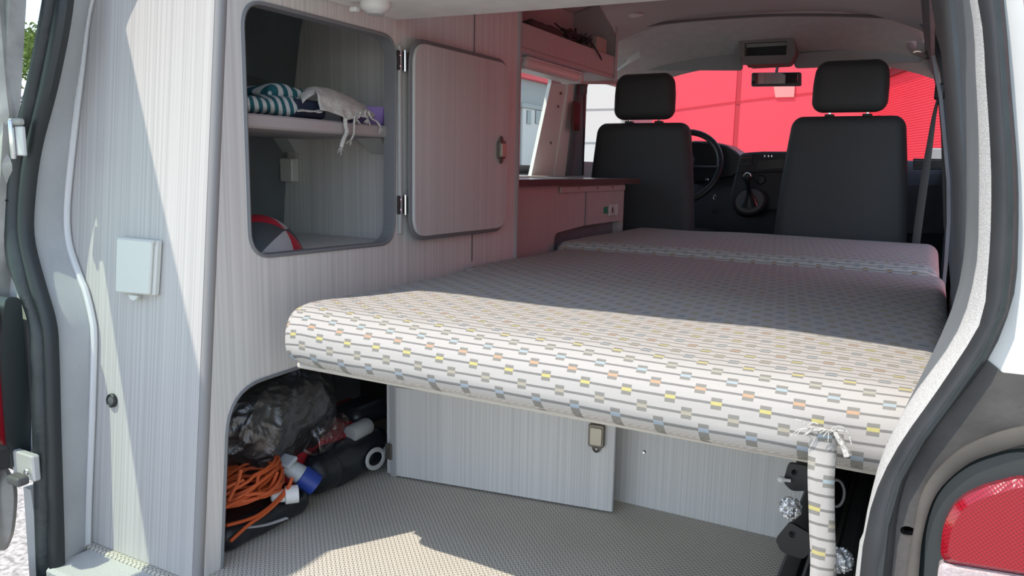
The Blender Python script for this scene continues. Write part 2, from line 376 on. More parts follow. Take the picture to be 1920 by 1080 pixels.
def stripe_towel():
    m = mat('striped_towel', (.5, .5, .5), .95); nt = m.node_tree; b = nt.nodes['Principled BSDF']; N = NB(m)
    a = nt.nodes.new('ShaderNodeAttribute'); a.attribute_name = 'weave'; s = nt.nodes.new('ShaderNodeSeparateXYZ'); nt.links.new(a.outputs['Vector'], s.inputs[0])
    f = N.m('LESS_THAN', N.m('FRACT', N.m('DIVIDE', s.outputs[0], .0205)), .5)
    nt.links.new(N.mix(f, (.50, .52, .51), (.012, .10, .12)), b.inputs['Base Color'])
    g = nt.nodes.new('ShaderNodeNewGeometry'); n = nt.nodes.new('ShaderNodeTexNoise'); n.inputs['Scale'].default_value = 300; nt.links.new(g.outputs['Position'], n.inputs['Vector'])
    bp = nt.nodes.new('ShaderNodeBump'); bp.inputs['Strength'].default_value = .8; bp.inputs['Distance'].default_value = .003; nt.links.new(n.outputs[0], bp.inputs['Height']); nt.links.new(bp.outputs[0], b.inputs['Normal']); return m
TOWS = stripe_towel()
def lens_mat():
    m = mat('red_lens', (.62, .006, .02), .15, coat=.6); nt = m.node_tree; b = nt.nodes['Principled BSDF']; N = NB(m)
    g = nt.nodes.new('ShaderNodeNewGeometry'); s = nt.nodes.new('ShaderNodeSeparateXYZ'); nt.links.new(g.outputs['Position'], s.inputs[0])
    w = N.m('MULTIPLY_ADD', N.m('MULTIPLY', N.m('SINE', N.m('MULTIPLY', s.outputs[0], 2 * math.pi / .0042)), N.m('SINE', N.m('MULTIPLY', s.outputs[2], 2 * math.pi / .0042))), .5, .5)
    nt.links.new(N.mix(w, (.17, .002, .007), (.38, .004, .016)), b.inputs['Base Color'])
    bp = nt.nodes.new('ShaderNodeBump'); bp.inputs['Strength'].default_value = .12; bp.inputs['Distance'].default_value = .0006; nt.links.new(w, bp.inputs['Height']); nt.links.new(bp.outputs[0], b.inputs['Normal']); return m
LENS = lens_mat(); LENSC = mat('clear_lens', (.50, .42, .42), .15, coat=.6, bump=.4, bscale=300)
GRAV = mat('gravel', (.43, .41, .375), .95, nscale=45, namp=.55, bump=1., bscale=60)
REDW = mat('red_cladding', (.86, .055, .085), .6, nscale=.4, namp=.05)
REDG = mat('red_seam', (.50, .02, .035), .6)
FASC = mat('red_fascia', (.70, .04, .06), .6)
GWAL = mat('grey_cladding', (.30, .32, .32), .7); WWAL = mat('white_cladding', (.62, .63, .60), .7)
BGLS = mat('far_window', (.10, .13, .16), .1)
LEAF = mat('leaves', (.12, .19, .035), .8, nscale=1.5, namp=.4); BARK = mat('bark', (.12, .09, .06), .9)
SIGW = mat('sign_white', (.80, .80, .80), .6); INK = mat('sign_ink', (.02, .02, .02), .6)

# ================================================================== SETTING: outside
mk('ground', [(-60, -40, -.6), (60, -40, -.6), (60, 60, -.6), (-60, 60, -.6)], [(0, 1, 2, 3)], GRAV); struct(bpy.data.objects['ground'])

# ================================================================== SETTING: van shell
XC = -.055            # the van's centre line
def wx(z, inset=0):   # outer half width of the body at height z
    P = [(-.45, .86), (0, .875), (.55, .87), (.75, .85), (1.12, .785), (1.25, .74), (1.36, .64), (1.44, .40), (1.46, 0)]
    for (a, b), (c, d) in zip(P, P[1:]):
        if z <= c: return b + (d - b) * (z - a) / (c - a) - inset
    return 0
def taper(side, z): return max(0, z - .62) * .20 if side < 0 else 0
def g_wall(side, y0, y1, z0, z1, inset, ny=1, nz=8):
    vs_ = []; fs = []; fi = inset if callable(inset) else (lambda z: inset)
    for i in range(nz + 1):
        z = z0 + (z1 - z0) * i / nz
        for t in (0, .012):
            for y in (y0 + (.1 * z if y0 < .1 else 0), y1): vs_.append((XC + side * (wx(z) - fi(z) - t - (taper(side, z) if y < .3 and not callable(inset) else 0)), y, z))
    for i in range(nz):
        a = i * 4; b = a + 4
        fs += [(a, a + 1, b + 1, b), (a + 2, b + 2, b + 3, a + 3), (a, b, b + 2, a + 2), (a + 1, a + 3, b + 3, b + 1)]
    fs += [(0, 2, 3, 1), (nz * 4, nz * 4 + 1, nz * 4 + 3, nz * 4 + 2)]
    return vs_, fs
# left skin: solid to 1.36, window 1.36..2.32 (z .75-1.19), door window 2.62..3.45
def side_wall(side, name, wins):
    w = MB(); ys = sorted({.03, .6, 3.75} | {a for q in wins for a in q[:2]})
    for a, b in zip(ys, ys[1:]):
        hit = [q for q in wins if q[0] <= a + 1e-6 and q[1] >= b - 1e-6]
        if hit: w.add(*g_wall(side, a, b, -.35, hit[0][2], 0)); w.add(*g_wall(side, a, b, hit[0][3], 1.27, 0))
        elif a < .04 and side < 0: w.add(*g_wall(side, a, .15, .14, 1.27, 0)); w.add(*g_wall(side, .15, b, -.35, 1.27, 0))
        else: w.add(*g_wall(side, a, b, -.35, 1.27, 0))
    return struct(w.build(name, PAINT, None, False))
side_wall(-1, 'wall_left', [(1.30, 2.42, .75, 1.20), (2.66, 3.40, .80, 1.19)])
side_wall(1, 'wall_right', [(1.25, 2.38, -.02, 1.20), (2.66, 3.40, .80, 1.19)])   # the sliding door stands open
# lining of the side walls (grey felt inside)
LNI = lambda z: .042
w = MB().add(*g_wall(-1, .09, 1.28, .0, 1.24, LNI)); w.add(*g_wall(-1, 1.28, 2.05, 0, .70, .10)); struct(w.build('wall_lining_left', LINI))
w = MB().add(*g_wall(1, .36, 1.15, .0, 1.19, .045)).add(*g_wall(1, .36, 3.0, 1.19, 1.26, .045)).add(*g_wall(1, 1.15, 1.25, 0, 1.19, .045)).add(*g_wall(1, 2.38, 2.62, 0, 1.19, .045)).add(*g_wall(1, 2.62, 3.3, 0, .80, .045))
struct(w.build('wall_lining_right', LINI))
# dark curtain over right rear windows (drawn)
# roof
def arc_strip(y0, y1, z0f, t, n=16, half=.74):
    vs_ = []; fs = []
    for i in range(n + 1):
        x = -half + 2 * half * i / n; z = z0f(x)
        for (y, dz) in ((y0, 0), (y1, 0), (y1, t), (y0, t)): vs_.append((x + XC, y, z + dz))
    for i in range(n):
        a = i * 4; b = a + 4
        for k in range(4): l = (k + 1) % 4; fs.append((a + k, a + l, b + l, b + k))
    fs += [(0, 1, 2, 3), (n * 4, n * 4 + 3, n * 4 + 2, n * 4 + 1)]
    return vs_, fs
roofz = lambda x: 1.425 - .16 * abs(x / .74) ** 3.2
struct(MB().add(*arc_strip(.13, 2.62, roofz, .03)).build('ceiling', HEADD, None, 'auto'))
# front headliner: ridge then slope down to the windscreen
vs_ = []; fs = []; n = 20
prof = [(2.60, 0), (2.63, -.012), (2.70, -.028), (2.80, -.06), (2.92, -.12), (3.02, -.165)]
for i in range(n + 1):
    x = -.76 + 1.52 * i / n; e = abs(x / .76) ** 3
    for (y, dz) in prof: vs_.append((x, y + .22 * e * (1 if y < 2.75 else .3), 1.435 + dz - .14 * e))
    vs_.append((x, 3.05, 1.46 - .14 * e)); vs_.append((x, 2.60, 1.47 - .14 * e))
k_ = len(prof) + 2
for i in range(n):
    for k in range(k_): l = (k + 1) % k_; fs.append((i * k_ + k, i * k_ + l, (i + 1) * k_ + l, (i + 1) * k_ + k))
struct(mk('ceiling_front', vs_, fs, HEAD, None, 'auto'))
struct(tube('trim_roof_line', cat_rom([at(x, y, 'y', yy) + V((0, 0, -.004)) for x, y, yy in [(1150, 56, 2.58), (1260, 40, 2.56), (1400, 29, 2.56), (1500, 26, 2.57), (1620, 28, 2.60), (1700, 34, 2.64), (1722, 42, 2.68)]], 5), .006, mat('line_dark', (.16, .14, .14), .9), None, 6))  # dark line drawn along the headliner ridge
box('floor', (-.82, .01, -.03), (.82, 3.5, 0), MATF, None, .003); struct(bpy.data.objects['floor'])
# sill at the rear edge
struct(box('trim_sill', (at(128, 1068, 'y', -.03).x, -.075, -.05), (.66, .018, -.006), FLNG, None, .006))
struct(box('wall_underbody', (-.80, -.02, -.42), (.80, .05, -.065), DIRT, None, .01))

# ---- rear opening surround, left side (contours read off the opening) -------
LO = [(87, 0), (60, 145), (37, 240), (20, 360), (14, 425), (17, 490), (37, 537), (60, 605), (62, 665), (67, 815), (70, 940), (75, 1078)]
LM = [(107, 0), (75, 165), (45, 300), (36, 380), (36, 440), (47, 495), (60, 550), (82, 615), (86, 690), (92, 890), (95, 1078)]
LI = [(127, 0), (100, 150), (67, 280), (54, 380), (54, 450), (74, 530), (95, 605), (100, 675), (103, 790), (109, 990), (111, 1078)]
LB = [(170, 0), (150, 150), (132, 310), (125, 400), (130, 460), (150, 520), (160, 545), (172, 595), (176, 640), (172, 790), (166, 940), (164, 1050)]
c3 = lambda L, c: [lean(x, y, c) for x, y in L]
HTOP = lambda dx, c: [V((-.62 + dx, c + .128, 1.245 - dx * .3)), V((-.70 + dx * .8, c + .118, 1.16))]
lo = HTOP(-.075, -.06) + c3(LO, -.06); lm = HTOP(-.05, -.06) + c3(LM, -.06); li = HTOP(-.03, -.06) + c3(LI, -.06); lb = HTOP(.0, .02) + c3(LB, .02)
for L in (lo, lm, li): L.append(L[-1] + V((.0, -.005, -.12)))
lb.append(lb[-1] + V((0, -.003, -.04)))
struct(band('trim_seal_left', lo, lm, .016, .012, (0, -1, .1), RUB, None, 7, 70, True))
struct(band('trim_seal_inner_left', lm, li, .010, .012, (0, -1, .1), mat('rubber_dark', (.018, .022, .024), .45), None, 7, 70, True))
struct(band('trim_pillar_left', [p + V((-.012, .012, 0)) for p in li], lb, .003, .010, (.25, -1, .1), TRIM, None, 7, 70, True))
struct(tube('trim_bead_left', cat_rom([p + V((.004, -.002, 0)) for p in lb], 5), .0065, BEAD, None, 8))
# ---- right side
RO = [(1882, 0), (1895, 155), (1909, 333), (1908, 480), (1900, 557), (1856, 670), (1774, 778), (1711, 872), (1683, 966), (1672, 1078)]
RI = [(1833, 0), (1847, 133), (1858, 311), (1857, 440), (1849, 540), (1837, 608), (1761, 727), (1686, 834), (1642, 922), (1623, 998), (1612, 1078)]
RF = [(1818, 0), (1829, 133), (1835, 267), (1835, 400), (1829, 507), (1793, 626), (1705, 752), (1654, 853), (1628, 950), (1616, 1020), (1604, 1078)]
RP = [(1787, 0), (1802, 178), (1811, 369), (1809, 480), (1802, 557), (1770, 640)]
HTR = lambda dx, c: [V((.53 + dx, c + .128, 1.245 + dx * .3)), V((.63 + dx, c + .118, 1.14))]
ro = HTR(.07, -.06) + c3(RO, -.06); ri = HTR(.03, -.06) + c3(RI, -.06); rf = HTR(.03, -.01) + c3(RF, -.01)
for L in (ro, ri, rf): L.append(L[-1] + V((0, -.008, -.42)))
struct(band('trim_seal_right', ri, ro, .016, .012, (0, -1, .1), RUBG))
struct(band('trim_flange_right', rf, ri, .003, .008, (-.3, -1, .1), FLNG))
mid = [p + (q - p) * .62 for p, q in zip(resample(cat_rom(ri, 5), 30), resample(cat_rom(ro, 5), 30))]
struct(tube('trim_seal_groove_right', [p + V((0, -.0105, .001)) for p in mid], .0055, RUB, None, 8))
rp = [lean(x, y, .28) for x, y in RP]; rp = [rp[0] + V((-.06, .02, .22))] + rp + [rp[-1] + V((-.03, 0, -.12)), rp[-1] + V((-.04, 0, -.45))]
struct(band('trim_pillar_right', rp, [p + V((.002, .012, 0)) for p in rf[:-1]] + [rf[-1]], .002, .008, (-1, -.4, 0), LINI))
# ---- header across the top and outer skin beside the seals
hd = MB(); xs = [XC - .70 + 1.40 * i / 24 for i in range(25)]; Q = []
for x in xs:
    u_ = abs((x - XC) / .70); zb = 1.262 - .04 * u_ ** 4; zt_ = 1.445 - .13 * u_ ** 3
    Q.append([(x, .065, zb), (x, .125, zb - .012), (x, .16, zt_), (x, .05, zt_)])
hv = [p for q in Q for p in q]; hf = [(i * 4 + k, i * 4 + (k + 1) % 4, i * 4 + 4 + (k + 1) % 4, i * 4 + 4 + k) for i in range(24) for k in range(4)] + [(0, 1, 2, 3), (96, 97, 98, 99)]
struct(mk('trim_header', hv, hf, RUB))
def skin(name, contour, outerx, m, z0, z1):
    """bodywork from seal contour out to the body corner, with a return along the side"""
    P = [p for p in resample(cat_rom(contour, 5), 70) if z0 <= p.z <= z1]; vs_ = []; fs = []
    for p in P:
        s = 1 if outerx > 0 else -1; xo = XC + s * (wx(p.z) - taper(s, p.z)); xi = p.x
        xi = p.x - s * .006
        if s * (xo - xi) < .012: xo = xi + s * .012
        for (x, y) in ((xi, -.056), (xi + (xo - xi) * .75, -.06), (xi + (xo - xi) * .95, -.048), (xo, -.0), (xo - s * .01, .03), (xi, -.03)): vs_.append((x, y + .1 * p.z, p.z))
    for i in range(len(P) - 1):
        for k in range(6): l = (k + 1) % 6; fs.append((i * 6 + k, i * 6 + l, (i + 1) * 6 + l, (i + 1) * 6 + k))
    return struct(mk(name, vs_, fs, m, None, 'auto'))
skin('wall_rear_skin_right', ro, 1, PAINT, .56, 1.26); skin('wall_rear_skin_left', lo, -1, PAINT, .155, 1.26)
# black lower plastic around the right lamp, with recess for the lamp
DP = [lean(x, y, -.06) for x, y in RO[4:]]
top = [lean(1898, 560, -.06), lean(1899, 690, -.06), lean(1935, 700, -.06)]
oc = [lean(x, y, -.06) for x, y in [(1890, 700), (1856, 672), (1774, 780), (1711, 874), (1683, 968), (1670, 1085)]]
poly = [(p.x - .004, p.z) for p in oc] + [(oc[-1].x, -.35), (.93, -.35), (.93, .58)]
recess = [lean(x, y, -.06) for x, y in [(1722, 1090), (1730, 985), (1755, 916), (1812, 866), (1919, 834)]]
rec2 = [(p.x, p.z) for p in recess] + [(.90, .50), (.90, .02), (recess[0].x, .02)]
hc = lean(1703, 997, -.06); hole = [(hc.x + .0075 * math.cos(a * math.pi / 6), hc.z + .0055 * math.sin(a * math.pi / 6)) for a in range(12)]
slab('wall_lower_panel_right', poly, [fillet(rec2, .02), hole], .02, (0, -.06, 0), (1, 0, 0), (0, .1, 1), DIRT); struct(bpy.data.objects['wall_lower_panel_right'])
# raised shoulder of the black panel above the lamp
sh = [lean(x, y, -.064) for x, y in [(1700, 1085), (1712, 1000), (1733, 915), (1790, 850), (1860, 815), (1925, 798)]]
sh2 = [lean(x, y, -.064) for x, y in [(1722, 1085), (1731, 1000), (1756, 926), (1812, 872), (1870, 848), (1925, 832)]]
struct(band('trim_lamp_surround_right', sh, sh2, .0025, .006, (0, -1, .1), mat('dusty_plastic', (.085, .078, .068), .85, nscale=12, namp=.35)))
# right tail lamp
T = thing('tail_lamp', 'large red ribbed tail lamp set in the black panel, right of the opening', 'tail lamp', (.82, -.07, .2))
hp = [(p.x, p.z) for p in recess] + [(.895, .49), (.895, .03), (recess[0].x, .03)]
slab('housing', fillet([(x, z) for x, z in hp], .02), [], .03, (0, -.056, 0), (1, 0, 0), (0, .1, 1), HOUS, T, .004)
ln = [lean(x, y, -.07) for x, y in [(1754, 1120), (1761, 1060), (1768, 985), (1793, 941), (1837, 916), (1925, 893)]]
z_c = lean(1800, 1062, -.07).z
red = [(p.x, max(p.z, z_c)) for p in ln[1:]] + [(.89, .46), (.89, z_c + .012)]
slab('lens', fillet(red, .012), [], .025, (0, -.074, 0), (1, 0, 0), (0, .1, 1), LENS, T, .006)
o = slab('lens', fillet([(ln[1].x, z_c - .001), (.89, z_c + .011), (.89, z_c - .09), (ln[1].x - .002, z_c - .09)], .006), [], .022, (0, -.072, 0), (1, 0, 0), (0, .1, 1), LENSC, T, .004); tag(o, 'clear white reversing lens below the red one')

# left tail lamp seen from its inner side
T = thing('tail_lamp', 'red tail lamp with black housing seen edge-on, left of the opening', 'tail lamp', (-.9, -.10, .15))
MB().add(*g_slab(fillet([(-.032, .165), (-.032, .50), (-.060, .505), (-.076, .42), (-.078, .20), (-.065, .16)], .012), [], .085, (-.800, 0, 0), (0, 1, 0), (0, 0, 1))).build('housing', HOUS, T, 'auto')
rbox('lens', (-.848, -.084, .335), (.040, .018, .155), .014, LENS, T, 4)
rbox('lens', (-.848, -.087, .33), (.0395, .018, .035), .012, LENSC, T, 3)

# ---- left rear barn door, opened about 90 degrees ---------------------------
DU = V((.03, -1, 0)); DH = V((-.95, -.06, 0)); DV = (.06, .1, 1)
T = thing('rear_door', 'open dirty white rear van door standing at the left of the opening', 'door', (DH.x, DH.y, -.12))
dprof = [(.004, -.12), (.70, -.12), (.72, .5), (.72, 1.36), (.64, 1.445), (.30, 1.425), (.0, 1.43), (.0, .62), (.0, .45)]  # outline mostly unseen, shaped for the shadow lines on the rear panel
win = fillet([(.03, .40), (.66, .40), (.64, 1.35), (.03, 1.35)], .03)
slab('panel', fillet(dprof, [.02, .04, 0, .06, .03, .0, 0, 0, 0]), [win], .035, DH + V((.004, 0, 0)), DU, DV, PAINTD, T)
slab('window_pane', [(.025, .395), (.665, .395), (.645, 1.355), (.025, 1.355)], [], .004, DH + V((.012, 0, 0)), DU, DV, GLST, T)
slab('shadow_blind', [(.005, 1.098), (.68, .836), (.66, 1.38), (.005, 1.38)], [], .004, DH + V((-.001, 0, 0)), DU, DV, DSHB, T)  # unseen blind, slanted to shape the shadow on the cabinet's rear panel
# unseen right rear barn door, opened about 100 degrees, added to bounce sunlight inside
TR = thing('rear_door', 'unseen open white rear van door added at the right, hinged beside the tail lamp', 'door', (.83, -.06, -.12))
UR = V((.19, -.982, 0)); HR = V((.885, -.075, 0))
slab('panel', fillet([(0, -.12), (-.68, -.12), (-.70, .5), (-.62, 1.2), (0, 1.15)], .03), [fillet([(-.09, .50), (-.60, .50), (-.56, 1.10), (-.08, 1.08)], .05)], .035, HR, -UR, (0, .1, 1), PAINT, TR)
slab('window_pane', [(-.085, .495), (-.605, .495), (-.565, 1.105), (-.075, 1.085)], [], .004, HR + V((.015, 0, 0)), -UR, (0, .1, 1), GLST, TR)
# inner stiffening rib and edge flange which show at the frame's edge
e0 = [V(p) for p in [(-.800, -.105, 1.10), (-.788, -.10, .98), (-.770, -.09, .86), (-.750, -.09, .845), (-.748, -.09, .80), (-.762, -.09, .74), (-.795, -.09, .62), (-.82, -.09, .55)]]
def pxl(L, y): return [at(a, b, 'y', y) for a, b in L]
ea = pxl([(-4, -40), (3, 60), (12, 170), (16, 205), (17, 222), (10, 245), (12, 280), (22, 305), (22, 330), (14, 380), (12, 430), (14, 500)], .0)
eb = [p + V((-.05, -.03, 0)) for p in ea]
band('hinge_edge', ea, eb, .006, .01, (.4, -1, 0), PAINTD, T)
ea = pxl([(-4, 838), (8, 880), (22, 905), (26, 940), (20, 1000), (8, 1032)], -.03); eb = [p + V((-.08, -.03, 0)) for p in ea]
band('lower_flange', ea, eb, .006, .01, (.4, -1, 0), PAINTD, T)
tube('side_groove', pxl([(-10, 375), (14, 376)], -.008), .002, BLK, T, 6)
# hinges
def hinge(py0, py1, x1, y, lab):
    T = thing('door_hinge', lab, 'hinge', at(30, py1, 'y', y))
    a = at(14, py0, 'y', y); b = at(x1, py1, 'y', y)
    MB().add(*bx((a.x, y, a.z - .012), (b.x, y + .012, a.z), .003)).build('arm', PAINTD, T)
    MB().add(*bx((a.x, y, b.z), (a.x + .008, y + .012, a.z), .002)).add(*bx((a.x + .012, y + .004, b.z), (b.x, y + .012, a.z - .014), .002)).build('bracket', PAINT, T)
    lathe('pin', ((a.x + .010), y, b.z - .006), (0, 0, 1), [(.004, 0), (.005, .002), (.005, a.z - b.z), (.003, a.z - b.z + .004)], CHR, T, 10)
hinge(222, 292, 40, -.02, 'upper white hinge bracket between the open rear door and the body')
T = thing('door_hinge', 'lower white hinge with dark pivot below the left tail lamp', 'hinge', at(45, 900, 'y', -.07))
a = at(20, 843, 'y', -.07); b = at(64, 905, 'y', -.07)
MB().add(*bx((a.x, -.07, b.z), (b.x, -.055, a.z), .003)).build('plate', PAINT, T)
rbox('pivot', ((a.x + b.x) / 2, -.08, b.z + .002), (.020, .012, .009), .006, GREYP, T, 3)
lathe('bolt', (b.x - .012, -.074, b.z + .02), (0, -1, 0), [(.006, 0), (.006, .004), (.003, .006)], CHR, T, 8)
rbox('rubber_buffer', at(0, 862, 'y', -.13) + V((-.015, 0, 0)), (.02, .02, .022), .01, BLK, T, 4)
# bumper corner at lower left
def bd(p): return V((p.x, p.y, p.z - .05 * (p.x + .1) ** 1 * 1))
T = rbox('rear_bumper', (-.50, -.155, -.095), (.32, .055, .085), .05, DIRT, None, 8); tag(T, 'dark dusty plastic bumper corner below the left rear pillar', 'bumper')
struct(mk('wall_lower_skin_left', [(-.822, -.045, .12), (-.797, -.045, .12), (-.748, -.06, -.12), (-.80, -.06, -.12), (-.822, -.025, .12), (-.797, -.025, .12), (-.748, -.04, -.12), (-.80, -.04, -.12)], [(0, 1, 2, 3), (4, 5, 6, 7), (0, 1, 5, 4), (1, 2, 6, 5), (2, 3, 7, 6), (3, 0, 4, 7)], PAINT))

# ================================================================== TALL LEFT CABINET
X0 = -.42
YP = lambda z: .025 + .1 * z
T = CAB = thing('tall_cabinet', 'tall pale wood-grain cabinet along the left side with an open locker', 'cabinet', (-.6, .4, 0))
op = [(.184, 1.012), (.630, 1.040), (.614, .578), (.180, .592)]
op = [(.183, .595), (.624, .583), (.634, 1.045), (.183, 1.000)]
op = fillet([(.180, .583), (.622, .578), (.632, 1.052), (.180, 1.052)], .052, 8)
low = fillet([(.112, -.02), (.66, -.02), (.66, .352), (.34, .352), (.118, .342)], [0, 0, 0, 0, .065], 8)
low = fillet([(.085, -.01), (.615, -.01), (.615, .352), (.116, .340)], [0, 0, 0, .075], 8)
side = [(YP(0) + .012, 0), (.085, 0)] + [p for p in fillet([(.085, 0), (.116, .340), (.615, .352), (.615, 0)], [0, .085, 0, 0], 8)[1:]] + [(1.235, 0), (1.235, 1.395), (YP(1.30) + .012, 1.37)]
# clean duplicates
cl = [side[0]]
for p in side[1:]:
    if (V(p) - V(cl[-1])).length > 1e-4: cl.append(p)
slab('side_panel', cl, [op], .018, (X0, 0, 0), (0, 1, 0), (0, 0, 1), LAM, T)
def rim(name, P2, r, parent, m, closed=True): return tube(name, [V((X0 + .0005, p[0], p[1])) for p in P2], r, m, parent, 6, closed)
rim('edge_trim', op, .0042, T, EDGED)
rim('edge_trim', fillet([(.085, 0), (.116, .340), (.615, .352)], [0, .085, 0], 8), .0035, T, EDGED, False)
# opening depth lip
slab('opening_lip', op, [[(c.x, c.y) for c in [V((.406, .8)) + (V(p) - V((.406, .8))) * .987 for p in op]]], .028, (X0 - .001, 0, 0), (0, 1, 0), (0, 0, 1), EDGED, T)
# rear panel, leaning
bp_ = [(p.x, max(p.z, .001)) for p in [lean(x, y, .028) for x, y in LB]]
pan = [(-.43, .001), (-.43, 1.37), (-.70, 1.26)] + [(x - .01, z) for x, z in bp_] 
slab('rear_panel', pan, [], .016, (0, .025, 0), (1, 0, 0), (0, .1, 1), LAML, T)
# rounded corner post, the shade of its unlit face put into the grey
P = [V((X0 - .0095, YP(z) + .0125, z)) for z in (-.0, .3, .6, .9, 1.2, 1.37)]
tube('corner_post', P, .0115, mat('post_shade_grey', (.27, .265, .26), .5), T, 16)
# inner partitions, shelf, back
part_ = [(X0 - .02, .54)] + [(XC - (wx(z) - LNI(z) - .013), z) for z in (.54, .75, .95, 1.12, 1.20)] + [(X0 - .02, 1.30)]
slab('partition', part_, [], .015, (0, .712, 0), (1, 0, 0), (0, 0, 1), LAM, T)
box('locker_floor', (-.855, .12, .560), (X0 - .02, .712, .575), LAM, T)
sh_ = thing_ = box('shelf', (-.825, .125, .826), (X0 - .022, .711, .853), mat('shelf_board', (.40, .36, .355), .6), T, .004)
for i, x in enumerate((at(523, 250, 'y', .70).x, at(690, 250, 'y', .70).x)):
    MB().add([(x, .7115, .8255), (x + .075, .7115, .8255), (x + .065, .7115, .79), (x - .0, .7115, .79), (x, .655, .8255), (x + .075, .655, .8255), (x + .065, .695, .79), (x + .012, .695, .79)],
             [(0, 1, 2, 3), (4, 5, 6, 7), (0, 1, 5, 4), (2, 3, 7, 6), (0, 3, 7, 4), (1, 2, 6, 5)]).build('shelf_bracket', mat('bracket_plastic', (.50, .50, .49), .5) if i == 0 else bpy.data.materials['bracket_plastic'], T)
c_ = at(512, 318, 'y', .70); box('corner_block', (-.848, .685, c_.z - .031), (-.803, .7115, c_.z + .031), PLW, T, .003)
# dividing wall at back of the lower bay
slab('bay_wall', [(-.80, 0), (-.43, 0), (-.43, .34), (-.80, .34)], [], .012, (0, .95, 0), (1, 0, 0), (0, 0, 1), BLK, T)
# vertical seam + end post at the front of the cabinet
box('seam', (X0 - .002, .976, .50), (X0 + .0012, .982, 1.39), EDGED, T, 0)
box('end_post', (X0 - .02, 1.225, .0), (X0 + .006, 1.247, 1.40), EDGE, T, .006)
# open locker door folded flat forward
DX = X0 + .030
do = fillet([(.664, .590), (1.122, .588), (1.128, 1.052), (.666, 1.048)], .052, 8)
D = slab('locker_door', do, [], .020, (DX, 0, 0), (0, 1, 0), (0, 0, 1), LAMK, T, .002); D['label'] = 'rounded locker door folded open against the cabinet'
tube('door_edging', [V((DX - .010, p[0], p[1])) for p in do], .0105, EDGED, D, 8, True, .35, V((1, 0, 0)))
# latch on door
def latch(o, u, v, parent, s=1.0, nm='latch'):
    u, v = V(u).normalized(), V(v).normalized(); n = u.cross(v)
    o = V(o)
    L = slab(nm, fillet([(-.019 * s, -.028 * s), (.019 * s, -.028 * s), (.019 * s, .028 * s), (-.019 * s, .028 * s)], .007), [], .012, o + n * .012, u, v, BRZ, parent, .002)
    slab('plate', fillet([(-.014 * s, -.022 * s), (.014 * s, -.022 * s), (.014 * s, .020 * s), (-.014 * s, .020 * s)], .004), [], .004, o + n * .015, u, v, LATM, L, .001)
    for sg in (1, -1):
        P = [o + n * .005 + u * (x * s) + v * (sg * y * s) for x, y in ((-.009, .026), (-.007, .036), (0, .041), (.007, .036), (.009, .026))]
        tube('lug', cat_rom(P, 4), .0026 * s, BRZ, L, 6)
        lathe('screw', o + v * (sg * .034 * s), n, [(.004 * s, 0), (.004 * s, .004), (.002, .0055)], CHR, L, 8)
    return L
latch(at(937, 281, 'x', DX + .001), (0, 1, 0), (0, 0, 1), D, .9)
tube('edge_striker', [at(948, 203, 'x', DX - .006), at(948, 188, 'x', DX - .006)], .006, mat('red_striker', (.25, .02, .02), .4), D, 8)
# hinges and hinge rod
for zc in (1.002, .668):
    H = box('hinge', (X0 + .003, .632, zc - .022), (X0 + .008, .652, zc + .022), BLK, T, .001)
    box('hinge_leaf', (X0 + .006, .654, zc - .020), (X0 + .014, .668, zc + .020), BRZ, H, .001)
    tube('hinge_knuckle', [V((X0 + .012, .654, zc - .024)), V((X0 + .012, .654, zc + .024))], .0038, CHR, H, 8)
    for dz in (-.012, .012): lathe('screw', (X0 + .008, .642, zc + dz), (1, 0, 0), [(.004, 0), (.003, .002)], CHR, H, 8)
tube('hinge_rod', [V((X0 + .003, .643, .60)), V((X0 + .003, .643, 1.035))], .0062, EDGE, T, 10)

# socket cover flap on rear panel
fb = [lean(x, y, .02) for x, y in [(226, 547), (296, 553), (302, 450), (229, 443)]]
T = thing('socket_flap', 'square cream plastic socket cover on the rear cabinet panel', 'socket cover', fb[0])
ctr = sum(fb, V()) / 4
f2 = [(p.x, p.z) for p in fb]
slab('frame', fillet(f2, .004), [], .012, (0, .012, 0), (1, 0, 0), (0, .1, 1), PLW, T, .002)
f3 = [(x + (ctr.x - .006 - x) * .10, z + (ctr.z - z) * .04) for x, z in f2]
F = slab('flap', fillet(f3, .004), [], .007, (0, .005, 0), (1, 0, 0), (0, .1, 1), PLW, T, .002)
cx = (f2[0][0] + f2[1][0]) / 2; z0 = min(f2[0][1], f2[1][1])
slab('finger_tab', [(cx - .012 + .012 * (1 - math.cos(a * math.pi / 8)), z0 - .0 - .010 * math.sin(a * math.pi / 8)) for a in range(9)], [], .006, (0, .007, 0), (1, 0, 0), (0, .1, 1), PLW, F, .001)
tube('hinge_pin', [V((f2[3][0] + .004, YP(f2[3][1]) - .016, f2[3][1] - .003)), V((f2[2][0] - .002, YP(f2[2][1]) - .016, f2[2][1] - .003))], .0035, PLWS, F, 8)
# round black outlet
c_ = lean(210, 751, .022)
T = thing('round_outlet', 'small round black outlet low on the rear cabinet panel', 'outlet', c_)
lathe('ring', c_, (0, -1, .1), [(.0135, -.002), (.0135, .003), (.0115, .005), (.010, .003)], BLK, T, 24)
lathe('cap', c_, (0, -1, .1), [(.0095, -.002), (.0095, .0025), (.006, .004), (.001, .0045)], GREYP, T, 20)

